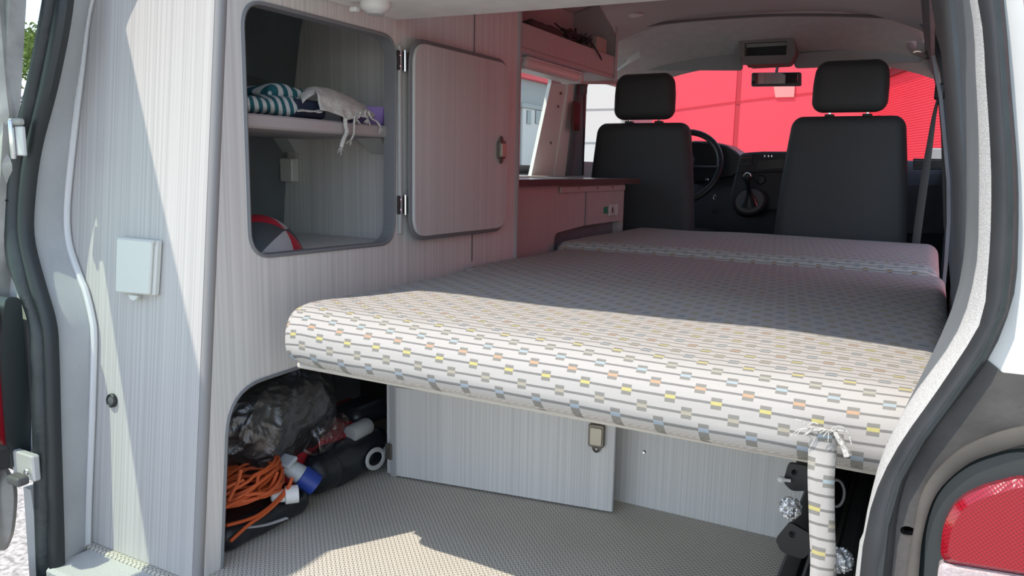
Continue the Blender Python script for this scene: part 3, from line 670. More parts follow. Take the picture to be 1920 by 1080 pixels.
# ---- overhead board and its round lamp
bd_ = [(-.418, .19), (.74, .19), (.74, .722), (.219, .673), (-.078, .658), (-.418, .628)]
T = slab('overhead_board', bd_, [], .022, (0, 0, 1.112), (1, 0, 0), (0, 1, 0), mat('board_white', (.86, .84, .80), .7, nscale=20, namp=.06), None, .003)
tag(T, 'pale overhead board spanning the top of the picture from the cabinet', 'board')
T = thing('ceiling_lamp', 'small round white lamp under the overhead board', 'lamp', (-.334, .452, 1.05))
lathe('base', (-.334, .452, 1.089), (0, 0, -1), [(.030, -.001), (.031, .008), (.028, .014), (.020, .020), (.010, .022)], WHITE, T, 28)
lathe('lens', (-.334, .452, 1.069), (0, 0, -1), [(.019, 0), (.018, .004), (.010, .006)], PLWS, T, 20)
rbox('switch', (-.372, .432, 1.074), (.009, .007, .005), .003, WHITE, T, 2)

# ---- things on the shelf
ZS = .8535
def cloth(name, grid, m, parent, t=.006):
    """smooth cloth sheet from a coarse grid of points"""
    rows = [cat_rom(r, 5) for r in grid]; cols = list(zip(*rows)); cols = [cat_rom(c, 5) for c in cols]
    nu = len(cols); nv = len(cols[0]); vs_ = []
    for i, c in enumerate(cols):
        for j, p in enumerate(c): vs_.append(p + noise.noise_vector(p * 45) * .0035)
    fs = [(i * nv + j, (i + 1) * nv + j, (i + 1) * nv + j + 1, i * nv + j + 1) for i in range(nu - 1) for j in range(nv - 1)]
    o = mk(name, vs_, fs, m, parent, True); s = o.modifiers.new('solid', 'SOLIDIFY'); s.thickness = t; s.offset = 1; return o
# striped towel: folded soft bundle
def tow(p):
    f = 1 - .50 * max(0, -p.y / .10) ** 1.3; s = 1 + .12 * noise.noise(p * 18)
    f = .72 + .28 * min(1, max(0, (p.y + .11) / .2)); p = V((p.x, p.y, (p.z + .021) * f * s - .021)); p += noise.noise_vector(p * 26) * .006; p.z = max(p.z, -.0215); return p
TW = thing('striped_towel', 'teal and white striped towel folded on the locker shelf', 'towel', (-.56, .28, ZS))
for k, (h, yc, zc) in enumerate((((.075, .112, .021), .272, .0225), )):
    o = rbox('folded_cloth', (-.535, yc, ZS + zc), h, .020, TOWS, TW, 16, None, tow)
    weave(o, lambda p: (p.y * 1.0 + (p.z - .87) * .25 + (p.x + .45) * .5, 0, 0))
o = rbox('upper_fold', (-.535, .362, ZS + .050), (.050, .052, .017), .015, TOWS, TW, 10, Matrix.Rotation(-.05, 3, 'X'), lambda p: V((p.x, p.y, p.z * (1.15 - abs(p.y) * 9))) + noise.noise_vector(p * 25) * .005)
weave(o, lambda p: (p.y * .8 - (p.x + .5) * .45, 0, 0))
# white fringed cloth draped over
WT = thing('fringed_cloth', 'rumpled white cloth with knotted fringe hanging over the shelf edge', 'cloth', (-.47, .47, ZS))
def prow(x, L): return [at(a, b, 'x', x) for a, b in L]
cloth('draped_cloth', [prow(-.53, [(578, 171), (600, 170), (630, 178), (660, 190), (685, 202), (700, 213)]),
    prow(-.485, [(586, 166), (605, 168), (632, 175), (662, 189), (688, 202), (704, 215)]),
    prow(-.452, [(593, 178), (612, 183), (636, 190), (660, 200), (682, 210), (700, 219)]),
    prow(-.441, [(597, 193), (612, 200), (636, 204), (656, 213), (676, 216), (694, 220)]),
    prow(-.434, [(601, 207), (618, 211), (636, 218), (652, 226), (670, 221), (688, 221)])], TOWW, WT, .004)
cloth('folded_flap', [prow(-.49, [(567, 178), (578, 168), (590, 165)]), prow(-.465, [(566, 187), (575, 179), (592, 171)]), prow(-.455, [(568, 194), (574, 188), (588, 179)])], TOWW, WT, .004)
cloth('loose_edge', [prow(-.452, [(560, 207), (585, 207), (605, 208)]), prow(-.440, [(556, 209), (585, 210), (606, 211)])], TOWW, WT, .002)
def fringe(P, r0):
    mbf = MB(); pts = cat_rom(P, 6)
    for k in range(3):
        q = [p + V((math.sin(i * .8 + k * 2.1), math.cos(i * .8 + k * 2.1), 0)) * r0 * .7 for i, p in enumerate(pts)]
        mbf.add(*g_tube(q, r0, 6))
    e = pts[-1]
    for k in range(7):
        d = V((random.uniform(-.006, .006), random.uniform(-.014, .012), -random.uniform(.006, .018))); mbf.add(*g_tube([e, e + d * .6, e + d], [.0011, .0009, .0005], 5))
    mbf.build('fringe', TOWW, WT, True)
fringe(prow(-.432, [(647, 222), (648, 236), (650, 248), (644, 262), (640, 276)]), .0030)
fringe(prow(-.431, [(665, 218), (664, 235), (663, 252), (658, 262)]), .0015)
fringe(prow(-.432, [(690, 208), (697, 222), (707, 228), (713, 238)]), .0016)
fringe(prow(-.434, [(676, 210), (673, 220), (668, 222)]), .0014)
fringe(prow(-.434, [(686, 206), (684, 216), (690, 222)]), .0014)
# dark item inside the fold
T = rbox('dark_pouch', (-.475, .392, ZS + .0205), (.018, .050, .019), .012, mat('navy_cloth', (.012, .02, .045), .8), None, 6); tag(T, 'dark navy cloth tucked under the white fringed cloth', 'pouch')
# clear bag behind
T = rbox('clear_bag', (-.66, .33, ZS + .046), (.045, .13, .045), .03, PBAG, None, 12, None, lambda p: p + noise.noise_vector(p * 30) * .012); tag(T, 'crumpled clear plastic bag behind the striped towel', 'bag')
# purple bowl
T = MB().add(*g_lathe((-.515, .640, ZS), (0, 0, 1), [(.048, .0), (.055, .002), (.062, .025), (.066, .040), (.068, .042), (.064, .042), (.058, .025), (.049, .005), (.001, .004)], 36)).build('purple_bowl', PURP, None, 'auto')
tag(T, 'purple plastic bowl at the right end of the locker shelf', 'bowl')
# ball at the bottom of the locker
bc = V((-.52, .345, .576 - .035)); R_ = .075
T = thing('beach_ball', 'partly deflated ball in red, white and grey in the locker corner', 'ball', (-.53, .32, .576))
def ball_seg(nm, a0, a1, m):
    vs_ = []; fs = []; n1, n2 = 8, 10; c = V((-.535, .335, .5765)); ax = V((.65, .25, .72)).normalized(); q = ax.to_track_quat('Z', 'Y')
    for i in range(n1 + 1):
        w = math.radians(a0 + (a1 - a0) * i / n1)
        for j in range(n2 + 1):
            t = math.radians(86 * j / n2 + 2); p = V((math.sin(t) * math.cos(w) * .088, math.sin(t) * math.sin(w) * .088, math.cos(t) * .062)); p = q @ p
            vs_.append(V((c.x + p.x * .9, c.y + p.y, max(.5765, c.z + p.z * 1.0 + .0))))
    for i in range(n1):
        for j in range(n2): k = i * (n2 + 1) + j; fs.append((k, k + 1, k + n2 + 2, k + n2 + 1))
    return mk(nm, vs_, fs, m, T, True)
for k in range(6): ball_seg('panel', k * 60 + 12, k * 60 + 72, (BRED, BDRK, BGRY)[(k + 2) % 3] if k not in (1,) else BRED)

# ================================================================== LOWER BAY CONTENTS
def lump(name, c, h, r, m, parent=None, amp=.012, fr=14, n=14, M3=None, pin=None):
    return rbox(name, c, h, r, m, parent, n, M3, lambda p: p + noise.noise_vector((p + V(c)) * fr) * amp + noise.noise_vector((p + V(c)) * fr * 3) * amp * .35)
def crinkle(c, h, seed):
    """big crumpled bag: dense ball with sharp ridges"""
    bm = bmesh.new(); bmesh.ops.create_icosphere(bm, subdivisions=6, radius=1); bm.verts.index_update(); vs_ = []
    for v in bm.verts:
        p = v.co.copy(); q = V((abs(p.x) ** .75 * (1 if p.x > 0 else -1) * h[0], abs(p.y) ** .75 * (1 if p.y > 0 else -1) * h[1], abs(p.z) ** .75 * (1 if p.z > 0 else -1) * h[2]))
        s = V((seed, 0, 0)); d = noise.ridged_multi_fractal((q + s) * 13, 1.0, 2.0, 3, .9, 2.0, noise_basis='PERLIN_ORIGINAL') * .011 + noise.noise((q + s) * 7) * .022
        vs_.append(V(c) + q + p.normalized() * d)
    f = [tuple(v.index for v in f.verts) for f in bm.faces]; bm.free(); return vs_, f
v_, f_ = crinkle((-.61, .36, .205), (.125, .19, .115), 3)
T = mk('foil_bag', v_, f_, FOIL, None, False); tag(T, 'big crinkled shiny black bag at the back of the lower bay', 'bag')
T = thing('red_bag', 'dark red cloth bag squashed under the crinkled black bag', 'bag', (-.55, .45, .02))
lump('body', (-.57, .46, .080), (.06, .16, .052), .04, REDC, T, .014, 12)
lump('strap_end', (-.60, .60, .105), (.05, .12, .022), .018, REDC, T, .008, 14, 8, Matrix.Rotation(.1, 3, 'X'))
T = thing('black_bag', 'soft black holdall lying under the cable at the bay front', 'bag', (-.56, .5, 0))
lump('body', (-.56, .545, .052), (.10, .13, .048), .04, BAG, T, .010, 10)
lump('end_pocket', (-.497, .440, .052), (.045, .055, .048), .045, BAG, T, .004, 10, 8)
# white ring and strap on black bag
rc = at(704, 860, 'x', -.447)
tube('ring', [rc + V((-.02 * math.sin(a * math.pi / 10) * .2, .0255 * math.cos(a * math.pi / 10) * 1.25, .021 * math.sin(a * math.pi / 10))) for a in range(20)], .0058, STRP, T, 8, True, .6)
tube('strap', [rc + V((0, .028, .006)), rc + V((-.004, .06, .016)), rc + V((-.012, .12, .030))], .008, STRP, T, 8, False, .3)
T = lump('tool_bag', (-.535, .235, .030), (.095, .120, .028), .026, BAG, None, .005, 14); tag(T, 'flat black bag with a light strap on the mat below the orange cable', 'bag')
o = tube('side_strap', cat_rom([at(455, 992, 'x', -.443) + V((.004, 0, .004)), at(495, 985, 'x', -.438) + V((.004, 0, .002)), at(535, 972, 'x', -.434) + V((.004, 0, .002))], 4), .006, STRP, T, 8, False, .3)
# white paper roll
a = at(655, 815, 'x', -.50); b = at(695, 795, 'x', -.50)
T = lathe('paper_roll', a, (b - a), [(.002, 0), (.020, .001), (.022, .006), (.022, .064), (.020, .070), (.008, .071), (.007, .055)], mat('roll_white', (.42, .43, .43), .8), None, 24); tag(T, 'pale white roll lying on the black holdall', 'roll')
T = rbox('clear_wrap', at(608, 815, 'x', -.49), (.03, .055, .035), .02, PBAG, None, 10, None, lambda p: p + noise.noise_vector(p * 40) * .018); tag(T, 'crumpled clear plastic wrap over the red bag', 'wrap')
v_, f_ = [], []
T = rbox('bottle_pack', (-.56, .66, .125), (.05, .07, .028), .025, mat('dark_bottle', (.02, .022, .03), .3), None, 6); tag(T, 'dark bottle-like pack behind the white roll', 'bottle')

# orange cable: coil lying on the black bag, spilling down
T = thing('extension_cable', 'orange extension cable coiled in the lower bay', 'cable', (-.50, .20, .06))
rng = random.Random(4); cc = V((-.488, .205, .112)); P = []
turns = 17
for i in range(turns * 22):
    a = 2 * math.pi * i / 22; k = i / (turns * 22); tn = i // 22
    rx = .046 + .010 * math.sin(tn * 2.3 + 1); ry = .082 + .013 * math.sin(tn * 1.7)
    P.append(cc + V((rx * math.cos(a) + .008 * math.sin(tn * 3.1), ry * math.sin(a) + .012 * math.cos(tn * 2.2), -.030 + .050 * tn / turns + .016 * math.cos(a + tn * .35) + .003 * math.sin(3 * a + tn))))
tube('coil', P, .0036, ORG_, T, 8)
for j, L in enumerate(([(548, 895), (535, 925), (500, 960), (465, 985), (432, 1015)], [(545, 905), (522, 935), (490, 962), (462, 975), (425, 985)], [(520, 885), (505, 915), (470, 930), (445, 940), (420, 952)], [(452, 880), (446, 905), (438, 920), (428, 940)])):
    L3 = [at(x, y, 'x', -.436 - .004 * j) for x, y in L]; tube('loose_turn', cat_rom(L3, 6), .0036, ORG_, T, 8)
# blue CEE plug
a = at(548, 880, 'x', -.462); b = at(590, 908, 'x', -.425)
ax = (b - a).normalized()
T = thing('camping_plug', 'blue three-pin camping plug with grey body beside the orange cable', 'plug', a)
lathe('body', a - ax * .02, ax, [(.010, 0), (.017, .003), (.019, .02), (.021, .035), (.021, .05)], GRYC, T, 20)
lathe('shroud', a + ax * .022, ax, [(.021, 0), (.0245, .002), (.0245, .040), (.022, .041), (.0205, .020), (.001, .020)], BLU, T, 24)
n1 = ax.orthogonal().normalized(); n2 = ax.cross(n1)
for k in range(3):
    w = k * 2.094 + .5; c0 = a + ax * .042 + (n1 * math.cos(w) + n2 * math.sin(w)) * .010; lathe('pin', c0, ax, [(.0025, 0), (.0025, .014), (.001, .016)], BRASS, T, 10)
rbox('cover', a + V((-.004, -.012, .022)) , (.020, .016, .005), .004, GRYC, T, 4, Matrix.Rotation(.5, 3, 'X'))
# white socket
a = at(524, 930, 'x', -.452); b = at(562, 925, 'x', -.425); ax = (b - a).normalized()
T = thing('cable_socket', 'round white cable socket end below the blue plug', 'plug', a)
lathe('body', a - ax * .018, ax, [(.007, 0), (.012, .003), (.014, .030)], WHITE, T, 18)
lathe('collar', a + ax * .010, ax, [(.014, 0), (.019, .002), (.019, .028), (.0165, .029), (.0155, .012), (.001, .012)], WHITE, T, 24)

# ================================================================== BOX UNDER THE BED
T = BOXU = thing('under_bed_box', 'pale wood-grain storage box under the bed with its front door ajar', 'box', (.1, .77, 0))
box('front_panel', (-.40, .757, 0), (.535, .772, .355), LAM, T, .001)
box('side_panel', (.52, .7725, 0), (.535, 1.4, .355), LAM, T, .001)
box('light_stop_panel', (.735, .82, 0), (.748, 2.38, .374), LAM, T, .001)  # added to stop side-door light showing under the bed
box('hinge_post', (-.4185, .600, 0), (-.400, .629, .355), EDGE, T, .002)
box('inner_wall', (-.4185, .63, 0), (-.405, .7565, .355), LAM, T, .001)
lathe('screw', at(1208, 847, 'y', .757), (0, -1, 0), [(.0042, 0), (.0042, .0015), (.002, .0005)], CHR, T, 12)
da = V((-.404, .602, .004)); db = V((.134, .686, .004)); u = (db - da).normalized(); wd = (db - da).length
DOOR = slab('door', [(0, 0), (wd, 0), (wd, .226), (0, .226)], [], .015, da, u, (0, 0, 1), LAM, T, .0015)
n_ = u.cross(V((0, 0, 1)))
slab('door_edge', [(0, 0), (.0155, 0), (.0155, .226), (0, .226)], [], .0015, db + u * .0012, -n_, (0, 0, 1), EDGE, DOOR)
latch(da + u * (wd - .040) + V((0, 0, .176)), u, (0, 0, 1), DOOR, .95)
box('hinge', (-.428, .594, .045), (-.410, .6, .085), BRZ, T, .001)

# ================================================================== BED
BED = []
def cushion(name, x0, x1, y0, y1, zt, zb, r, label, side_r=None, tilt=0, sag=.004, grp='bed cushions laid flat in a row'):
    c = V(((x0 + x1) / 2, (y0 + y1) / 2, (zt + zb) / 2)); h = V(((x1 - x0) / 2, (y1 - y0) / 2, (zt - zb) / 2))
    def df(p):
        q = p.copy(); e = (1 - (p.x / h.x) ** 4) * (1 - (p.y / h.y) ** 4)
        if p.z > 0: q.z += .008 * e
        q.z += tilt * p.y / h.y
        w_ = p + c; q += V((0, noise.noise(w_ * 7) * sag, noise.noise(w_ * 5 + V((3, 1, 2))) * sag * (1 if p.z > 0 else .3)))
        # rounded plan corners
        return q
    o = rbox('cover', c, h, r, FAB, None, 26, None, df, 6); return o
def bed_part(label, x0, x1, y0, y1, zt, zb, r, tilt=0, name='bed_cushion', planr=0, slope=0):
    o = cushion(name, x0, x1, y0, y1, zt, zb, r, label, tilt=tilt); o.name = name; o.data.name = name
    og = o.location.copy(); ORG[o.name] = og
    if planr:
        for v in o.data.vertices:
            p = v.co + og
            # widen corner rounding in plan at the rear-left corner and bulge the rear face
            dl = (x0 + planr) - p.x; df_ = (y0 + planr) - p.y
            if dl > 0 and df_ > 0:
                k = math.hypot(dl, df_)
                if k > planr * .6:
                    m_ = max(dl, df_); f = m_ / k; p.x = x0 + planr - dl * f; p.y = y0 + planr - df_ * f
            v.co = p - og
    weave(o, weave_bed)
    return tag(o, label, 'cushion')
for nm in ('cover',): pass
A_ = bed_part('nearest bed cushion, sunlit patterned grey fabric with a thick rounded rear edge', -.345, .752, .155, .868, .502, .392, .042, planr=.07)
B_ = bed_part('middle bed cushion of patterned grey fabric, in shadow', -.405, .752, .872, 1.545, .491, .392, .030)
C_ = bed_part('farthest raised bed cushion of patterned grey fabric, just behind the front seats', -.445, .738, 1.552, 2.40, .513, .392, .045)
# rear edge slopes outward to the bottom and tilts down to the right slightly
og = ORG[A_.name]
for v in A_.data.vertices:
    p = v.co + og
    t = max(0, min(1, (.30 - p.y) / .17)); zz = (p.z - .446) / .054
    p.y += t * (-.014 * (1 - zz * zz) + .006 * zz)
    p.z += t * (-.006 * math.sin((p.x + .3) * 2.2)) + .006 * t * math.sin(p.x * 9) * .3
    v.co = p - og
T = box('bed_board', (-.33, .20, .378), (.745, 2.38, .3885), mat('board_edge', (.55, .52, .46), .7), None, .003); tag(T, 'thin pale board carrying the bed cushions', 'board')
# seam piping between cushions B and A (dark valley line)
# strap loop hanging from the rear edge
T = thing('pull_strap', 'frayed patterned fabric strap hanging from the rear edge of the bed', 'strap', (.61, .1, 0))
xs0 = [at(x, y, 'y', .098) for x, y in [(1540, 806), (1540, 840), (1538, 900), (1540, 1000), (1542, 1080)]]; xs0.append(xs0[-1] + V((.0, .02, -.10)))
xs0 = [V((p.x, .103 + (.004 if i == 1 else 0), p.z)) for i, p in enumerate(xs0)]
st = MB(); S_ = cat_rom(xs0, 8); hw = .0168
for i, p in enumerate(S_):
    w_ = noise.noise(p * 20) * .003; ww = hw * (1 - .12 * min(1, i / 20))
    st.v += [p + V((-ww, w_, 0)), p + V((-ww * .3, -.003 + w_, 0)), p + V((ww * .4, -.002, 0)), p + V((ww, .001 - w_, 0)), p + V((ww, .006, 0)), p + V((-ww, .006, 0))]
for i in range(len(S_) - 1):
    for k in range(6): l = (k + 1) % 6; st.f.append((i * 6 + k, i * 6 + l, i * 6 + 6 + l, i * 6 + 6 + k))
st.f += [(0, 1, 2, 3, 4, 5), tuple(len(S_) * 6 - 6 + k for k in range(6))]
o = st.build('webbing', FAB, T, True); weave(o, lambda p: (p.x * .9 + .012, p.z * 1.0, 0))
for k in range(16):
    a = xs0[0] + V((random.uniform(-.017, .017), -.005, random.uniform(-.002, .003)))
    d = V((random.uniform(-.02, .02), random.uniform(-.004, 0), random.uniform(-.012, .008)))
    tube('frayed_thread', cat_rom([a, a + d * .5 + V((0, 0, .003)), a + d], 4), .0006, TOWW, T, 5)
q = at(1585, 850, 'y', .10)
tube('knotted_end', cat_rom([xs0[0] + V((.018, -.003, -.002)), q + V((-.012, 0, .022)), q + V((-.002, 0, .008)), q + V((.003, -.001, -.002))], 6), [.003 + .0003 * i for i in range(19)], TOWW, T, 8, False, .6)
tube('thread', cat_rom([xs0[0] + V((.012, -.004, .002)), q + V((.0, 0, .026)), q + V((.006, 0, .012))], 6), .0012, TOWW, T, 6)

# ---- folding pole brackets under the right end of the bed
def clamp(px, py, y, s, rot, name='pole_clamp', lab=''):
    c = at(px, py, 'y', y); T = thing(name, lab, 'clamp', c)
    u = V((math.cos(rot), 0, math.sin(rot))); v = V((-math.sin(rot), 0, math.cos(rot)))
    sh = fillet([(-.026 * s, -.012 * s), (-.012 * s, -.026 * s), (.020 * s, -.022 * s), (.028 * s, .0), (.022 * s, .020 * s), (-.016 * s, .024 * s)], .007)
    hl = [(-.006 * s + .0055 * s * math.cos(a * math.pi / 6), .008 * s + .0055 * s * math.sin(a * math.pi / 6)) for a in range(12)]
    slab('plate', sh, [hl], .008, c, u, v, BLK, T)
    lathe('bush', c + u * (-.006 * s) + v * (.008 * s) + V((0, .006, 0)), (0, -1, 0), [(.0075 * s, -.02), (.0075 * s, .001), (.0045 * s, .002), (.004 * s, -.01)], GREYP, T, 14)
    box('pole', (c.x - .012 * s, c.y + .012, c.z - .014 * s), (c.x + .020 * s, c.y + .30, c.z + .014 * s), BLK, T, .004)
    return T
clamp(1497, 895, .50, 1.0, .1, lab='black pole clamp with a hole, uppermost left of the strap')
clamp(1490, 1014, .50, 1.15, -.25, lab='black pole clamp lowest left of the strap, near the mat')
c_ = at(1568, 925, 'y', .52)
T = tube('steel_loop', [c_ + V((.013 * math.cos(a * math.pi / 12) * 1.0, 0, .024 * math.sin(a * math.pi / 12))) for a in range(24)], .0025, GREYP, None, 6, True); tag(T, 'thin grey oval metal loop right of the hanging strap', 'loop')
def fw(px, py, y, s, lab, sd):
    v_, f_ = crinkle(at(px, py, 'y', y), (s, s * .8, s * .95), sd)
    cc_ = at(px, py, 'y', y); k_s = []
    bm = bmesh.new(); bmesh.ops.create_icosphere(bm, subdivisions=4, radius=1); bm.verts.index_update()
    for v in bm.verts: p = v.co; k_s.append(cc_ + V((p.x * s, p.y * s * .8, p.z * s)) * (1 + .30 * noise.ridged_multi_fractal(p * 2.4 + V((sd, 0, 0)), 1, 2, 4, 1, 2, noise_basis='PERLIN_ORIGINAL') - .3))
    f_ = [tuple(v.index for v in f.verts) for f in bm.faces]; bm.free()
    o = mk('foil_wad', k_s, f_, FOILB, None, False); return tag(o, lab, 'foil')
fw(1482, 952, .46, .017, 'crumpled silver foil wad between the two black pole clamps', 2)
fw(1574, 1050, .46, .020, 'crumpled silver foil wad low at the right of the strap', 5)
T = lathe('white_peg', at(1464, 899, 'y', .49), (1, .2, 0), [(.001, -.006), (.005, -.004), (.006, 0), (.005, .004), (.003, .008), (.003, .016)], WHITE, None, 12); tag(T, 'small white peg beside the uppermost black pole clamp', 'peg')
T = thing('folded_pole', 'black folded poles lying low behind the hanging strap', 'pole', (.57, .5, .02))
box('pole', (.515, .50, .010), (.552, 1.2, .050), BLK, T, .006); box('pole', (.560, .47, .045), (.592, 1.2, .078), BLK, T, .006); box('pole', (.598, .50, .010), (.632, 1.2, .045), GREYP, T, .006)
lathe('end_cap', (.576, .47, .062), (0, -1, 0), [(.013, 0), (.013, .008), (.009, .010)], GREYP, T, 14); lathe('end_cap', (.615, .50, .028), (0, -1, 0), [(.012, 0), (.012, .008), (.009, .010)], BLK, T, 14)
# wheel-arch casing right (grey) seen between strap and seal
T = struct(rbox('wall_wheel_arch_right', (.755, .75, .16), (.08, .55, .20), .05, LINI, None, 8))

# ================================================================== KITCHEN UNIT
XK = -.46
T = thing('kitchen_unit', 'low kitchen cabinet, red light painted into its colour, behind the bed with a long countertop', 'kitchen unit', (-.65, 1.8, 0))
kp = [(1.252, 0), (2.285, 0), (2.285, .702), (1.252, .702)]
rec = fillet([(1.60, .40), (1.60, .535), (1.86, .548), (2.272, .548), (2.272, .40)], [0, .03, 0, 0, 0])
slab('front_panel', kp, [rec], .018, (XK, 0, 0), (0, 1, 0), (0, 0, 1), LAMC, T)
box('recess_back', (XK - .05, 1.58, .40), (XK - .04, 2.28, .56), LINI, T, 0)
box('side_panel', (-.80, 2.268, 0), (XK - .018, 2.285, .702), LAMC, T, .001)
box('divider', (XK - .001, 1.864, .548), (XK + .0025, 1.872, .676), EDGED, T, 0)
R = box('folding_rail', (XK + .002, 1.625, .676), (XK + .010, 2.27, .699), LAMC, T, .002)
for y in (1.78, 1.96, 2.12): tube('rail_pin', [V((XK + .011, y, .685)), V((XK + .011, y, .695))], .003, BRZ, R, 6)
o = slab('counter_edge', rr(1.245, 0, 2.40, .022, .003), [], .012, (XK + .030, 0, .703), (0, 1, 0), (0, 0, 1), CEDG, T)
box('countertop', (-.80, 1.25, .703), (XK + .018, 2.40, .7245), CTOP, T, .003)
box('green_switch', (XK + .001, 2.057, .585), (XK + .006, 2.085, .612), GREEN, T, .002)
for a_, b_ in ((2.10, 2.165), (2.175, 2.205)):
    S = box('socket', (XK + .001, a_, .572), (XK + .009, b_, .622), PLWS, T, .003)
    if b_ - a_ > .05: box('slot', (XK + .009, a_ + .028, .586), (XK + .0105, a_ + .037, .608), BLK, S, 0)
T = slab('paper_sheet', rr(0, 0, .42, .20, .01), [], .004, (-.70, 1.62, .7305), (0, 1, 0), (-1, 0, 0), WHITE, None); tag(T, 'flat white sheet lying on the kitchen countertop', 'sheet')
T['label'] = 'flat white sheet lying on the kitchen countertop'

# overhead shelf with cable clutter
T = thing('overhead_shelf', 'open overhead shelf with end panel above the kitchen window', 'shelf', (-.55, 1.63, 1.08))
MB().add(*bx((X0 - .012, 1.252, 1.119), (X0 + .002, 2.02, 1.190), .003)).build('front_lip', LAMC, T)
box('bottom', (-.60, 1.252, 1.105), (X0, 2.02, 1.119), LAMC, T, .002)
box('back', (-.612, 1.252, 1.105), (-.60, 2.02, 1.36), LAMC, T, .001)
slab('end_panel', [(-.61, 1.105), (X0 + .002, 1.105), (X0 + .002, 1.262), (-.50, 1.39), (-.61, 1.36)], [], .015, (0, 2.022, 0), (1, 0, 0), (0, 0, 1), LAMC, T, .001)
box('end_panel_edge', (X0 + .002, 2.006, 1.10), (X0 + .008, 2.024, 1.30), EDGE, T, .002)
T = thing('strip_lamp', 'pale tubular strip lamp under the overhead shelf', 'lamp', (-.485, 1.55, 1.06))
rbox('diffuser', (-.485, 1.545, 1.086), (.040, .21, .018), .019, TUBEW, T, 6)
box('base', (-.53, 1.33, 1.099), (-.44, 1.76, 1.1045), WHITE, T, .002)
rbox('end_cap', (-.485, 1.765, 1.085), (.042, .018, .019), .012, PLWS, T, 3)
T = thing('cable_clutter', 'tangle of thin dark cables lying on the overhead shelf', 'cables', (-.47, 1.8, 1.19))
rng = random.Random(11)
for k in range(9):
    y0 = 1.62 + rng.random() * .25; P = [V((-.46 + rng.uniform(-.02, .015), y0 + rng.uniform(-.06, .12), 1.198 + rng.random() * .055)) for _ in range(6)]
    tube('cable', cat_rom(P, 6), .0028, BLK, T, 6)
tube('cable', cat_rom([at(1065, 60, 'x', -.42), at(1100, 70, 'x', -.415), at(1112, 85, 'x', -.413), at(1122, 100, 'x', -.411), at(1128, 112, 'x', -.41)], 5), .0028, BLK, T, 6)
T = rbox('charger_box', (-.475, 1.93, 1.222), (.035, .05, .028), .006, mat('beige_box', (.40, .33, .28), .6), None, 3); tag(T, 'small beige box beside the cables on the overhead shelf', 'box')
T = rbox('dark_bundle', (-.50, 1.50, 1.205), (.05, .12, .022), .018, mat('bundle', (.07, .05, .05), .8), None, 6, None, lambda p: p + noise.noise_vector(p * 30) * .008); tag(T, 'dark soft bundle on the overhead shelf nearest the tall cabinet', 'bundle')
# ceiling reading lamp tile
c_ = at(1168, 33, 'z', 1.40); T = MB().add(*g_box(c_, (.10, .028, .004), Matrix.Rotation(-.5, 3, 'Z'), .002)).build('ceiling_light', mat('light_tile', (.62, .58, .56), .5), None); tag(T, 'small pale rectangular light flush in the van ceiling', 'light')

# ================================================================== WINDOWS, PILLARS, CAB
def pane(name, pts, m, t=.004):
    a = [V(p) for p in pts]; n = (a[1] - a[0]).cross(a[-1] - a[0]).normalized() * t; k = len(a)
    return struct(mk(name, a + [p + n for p in a], [tuple(range(k)), tuple(range(k, 2 * k))] + [(i, (i + 1) % k, k + (i + 1) % k, k + i) for i in range(k)], m))
def sidewin(name, s, y0, y1, z0, z1, m): return pane(name, [(XC + s * (wx(z0) - .006), y0, z0), (XC + s * (wx(z0) - .006), y1, z0), (XC + s * (wx(z1) - .006), y1, z1), (XC + s * (wx(z1) - .006), y0, z1)], m)
W1 = sidewin('window_1', -1, 1.30, 2.42, .75, 1.20, GLS)
sidewin('window_2', -1, 2.66, 3.40, .80, 1.19, GLS)
sidewin('window_3', 1, 2.66, 3.40, .80, 1.19, GLS)
# black rubber frame of kitchen window
fr = [(y, z) for y, z in fillet([(1.30, .755), (2.26, .755), (2.425, 1.195), (1.30, 1.195)], .05)]
tube('window_frame', [V((XC - (wx(z) - .022), y, z)) for y, z in fr], .019, BLK, None, 8, True, .6); struct(bpy.data.objects['window_frame'])
# left cab pillar: three light panels from window to seat
def ribbon(name, pts_px, xa, xb, m, th=.02):
    pass
def quad_px(name, L, m, th=.015):
    """L = [(px,py,x)] corner points on planes x=..."""
    P = [at(a, b, 'x', x) for a, b, x in L]; n = V((-1, 0, 0)) * th; k = len(P)
    return struct(mk(name, P + [p + n for p in P], [tuple(range(k)), tuple(range(k, 2 * k))] + [(i, (i + 1) % k, k + (i + 1) % k, k + i) for i in range(k)], m))
quad_px('trim_pillar_panel_1', [(1034, 152, -.74), (1066, 152, -.745), (1038, 330, -.79), (996, 330, -.78)], CABP)
quad_px('trim_pillar_panel_2', [(1067, 152, -.735), (1081, 154, -.74), (1062, 330, -.79), (1039, 330, -.785)], CABP)
quad_px('trim_pillar_panel_3', [(1082, 154, -.73), (1101, 155, -.745), (1094, 330, -.79), (1063, 330, -.78)], LINI)
quad_px('trim_window_head', [(1062, 132, -.70), (1160, 150, -.71), (1160, 158, -.70), (1034, 157, -.72), (1033, 138, -.72)], mat('cove', (.6, .6, .56), .6))
for px, py in ((1051, 175), (1046, 200), (1032, 268)):
    c_ = at(px, py, 'x', -.745); struct(lathe('trim_screw', c_, (1, 0, 0), [(.006, 0), (.006, .004), (.002, .005)], BRZ, None, 8))
T = thing('seat_belt', 'driver side dark red seat belt on the left pillar behind the driver seat', 'seat belt', at(1085, 200, 'x', -.71))
rbox('slider_cover', at(1080, 218, 'x', -.715), (.006, .035, .062), .005, mat('belt_cover', (.10, .015, .015), .5), T, 3)
rbox('anchor', at(1094, 168, 'x', -.70), (.012, .02, .022), .008, GREYP, T, 3)
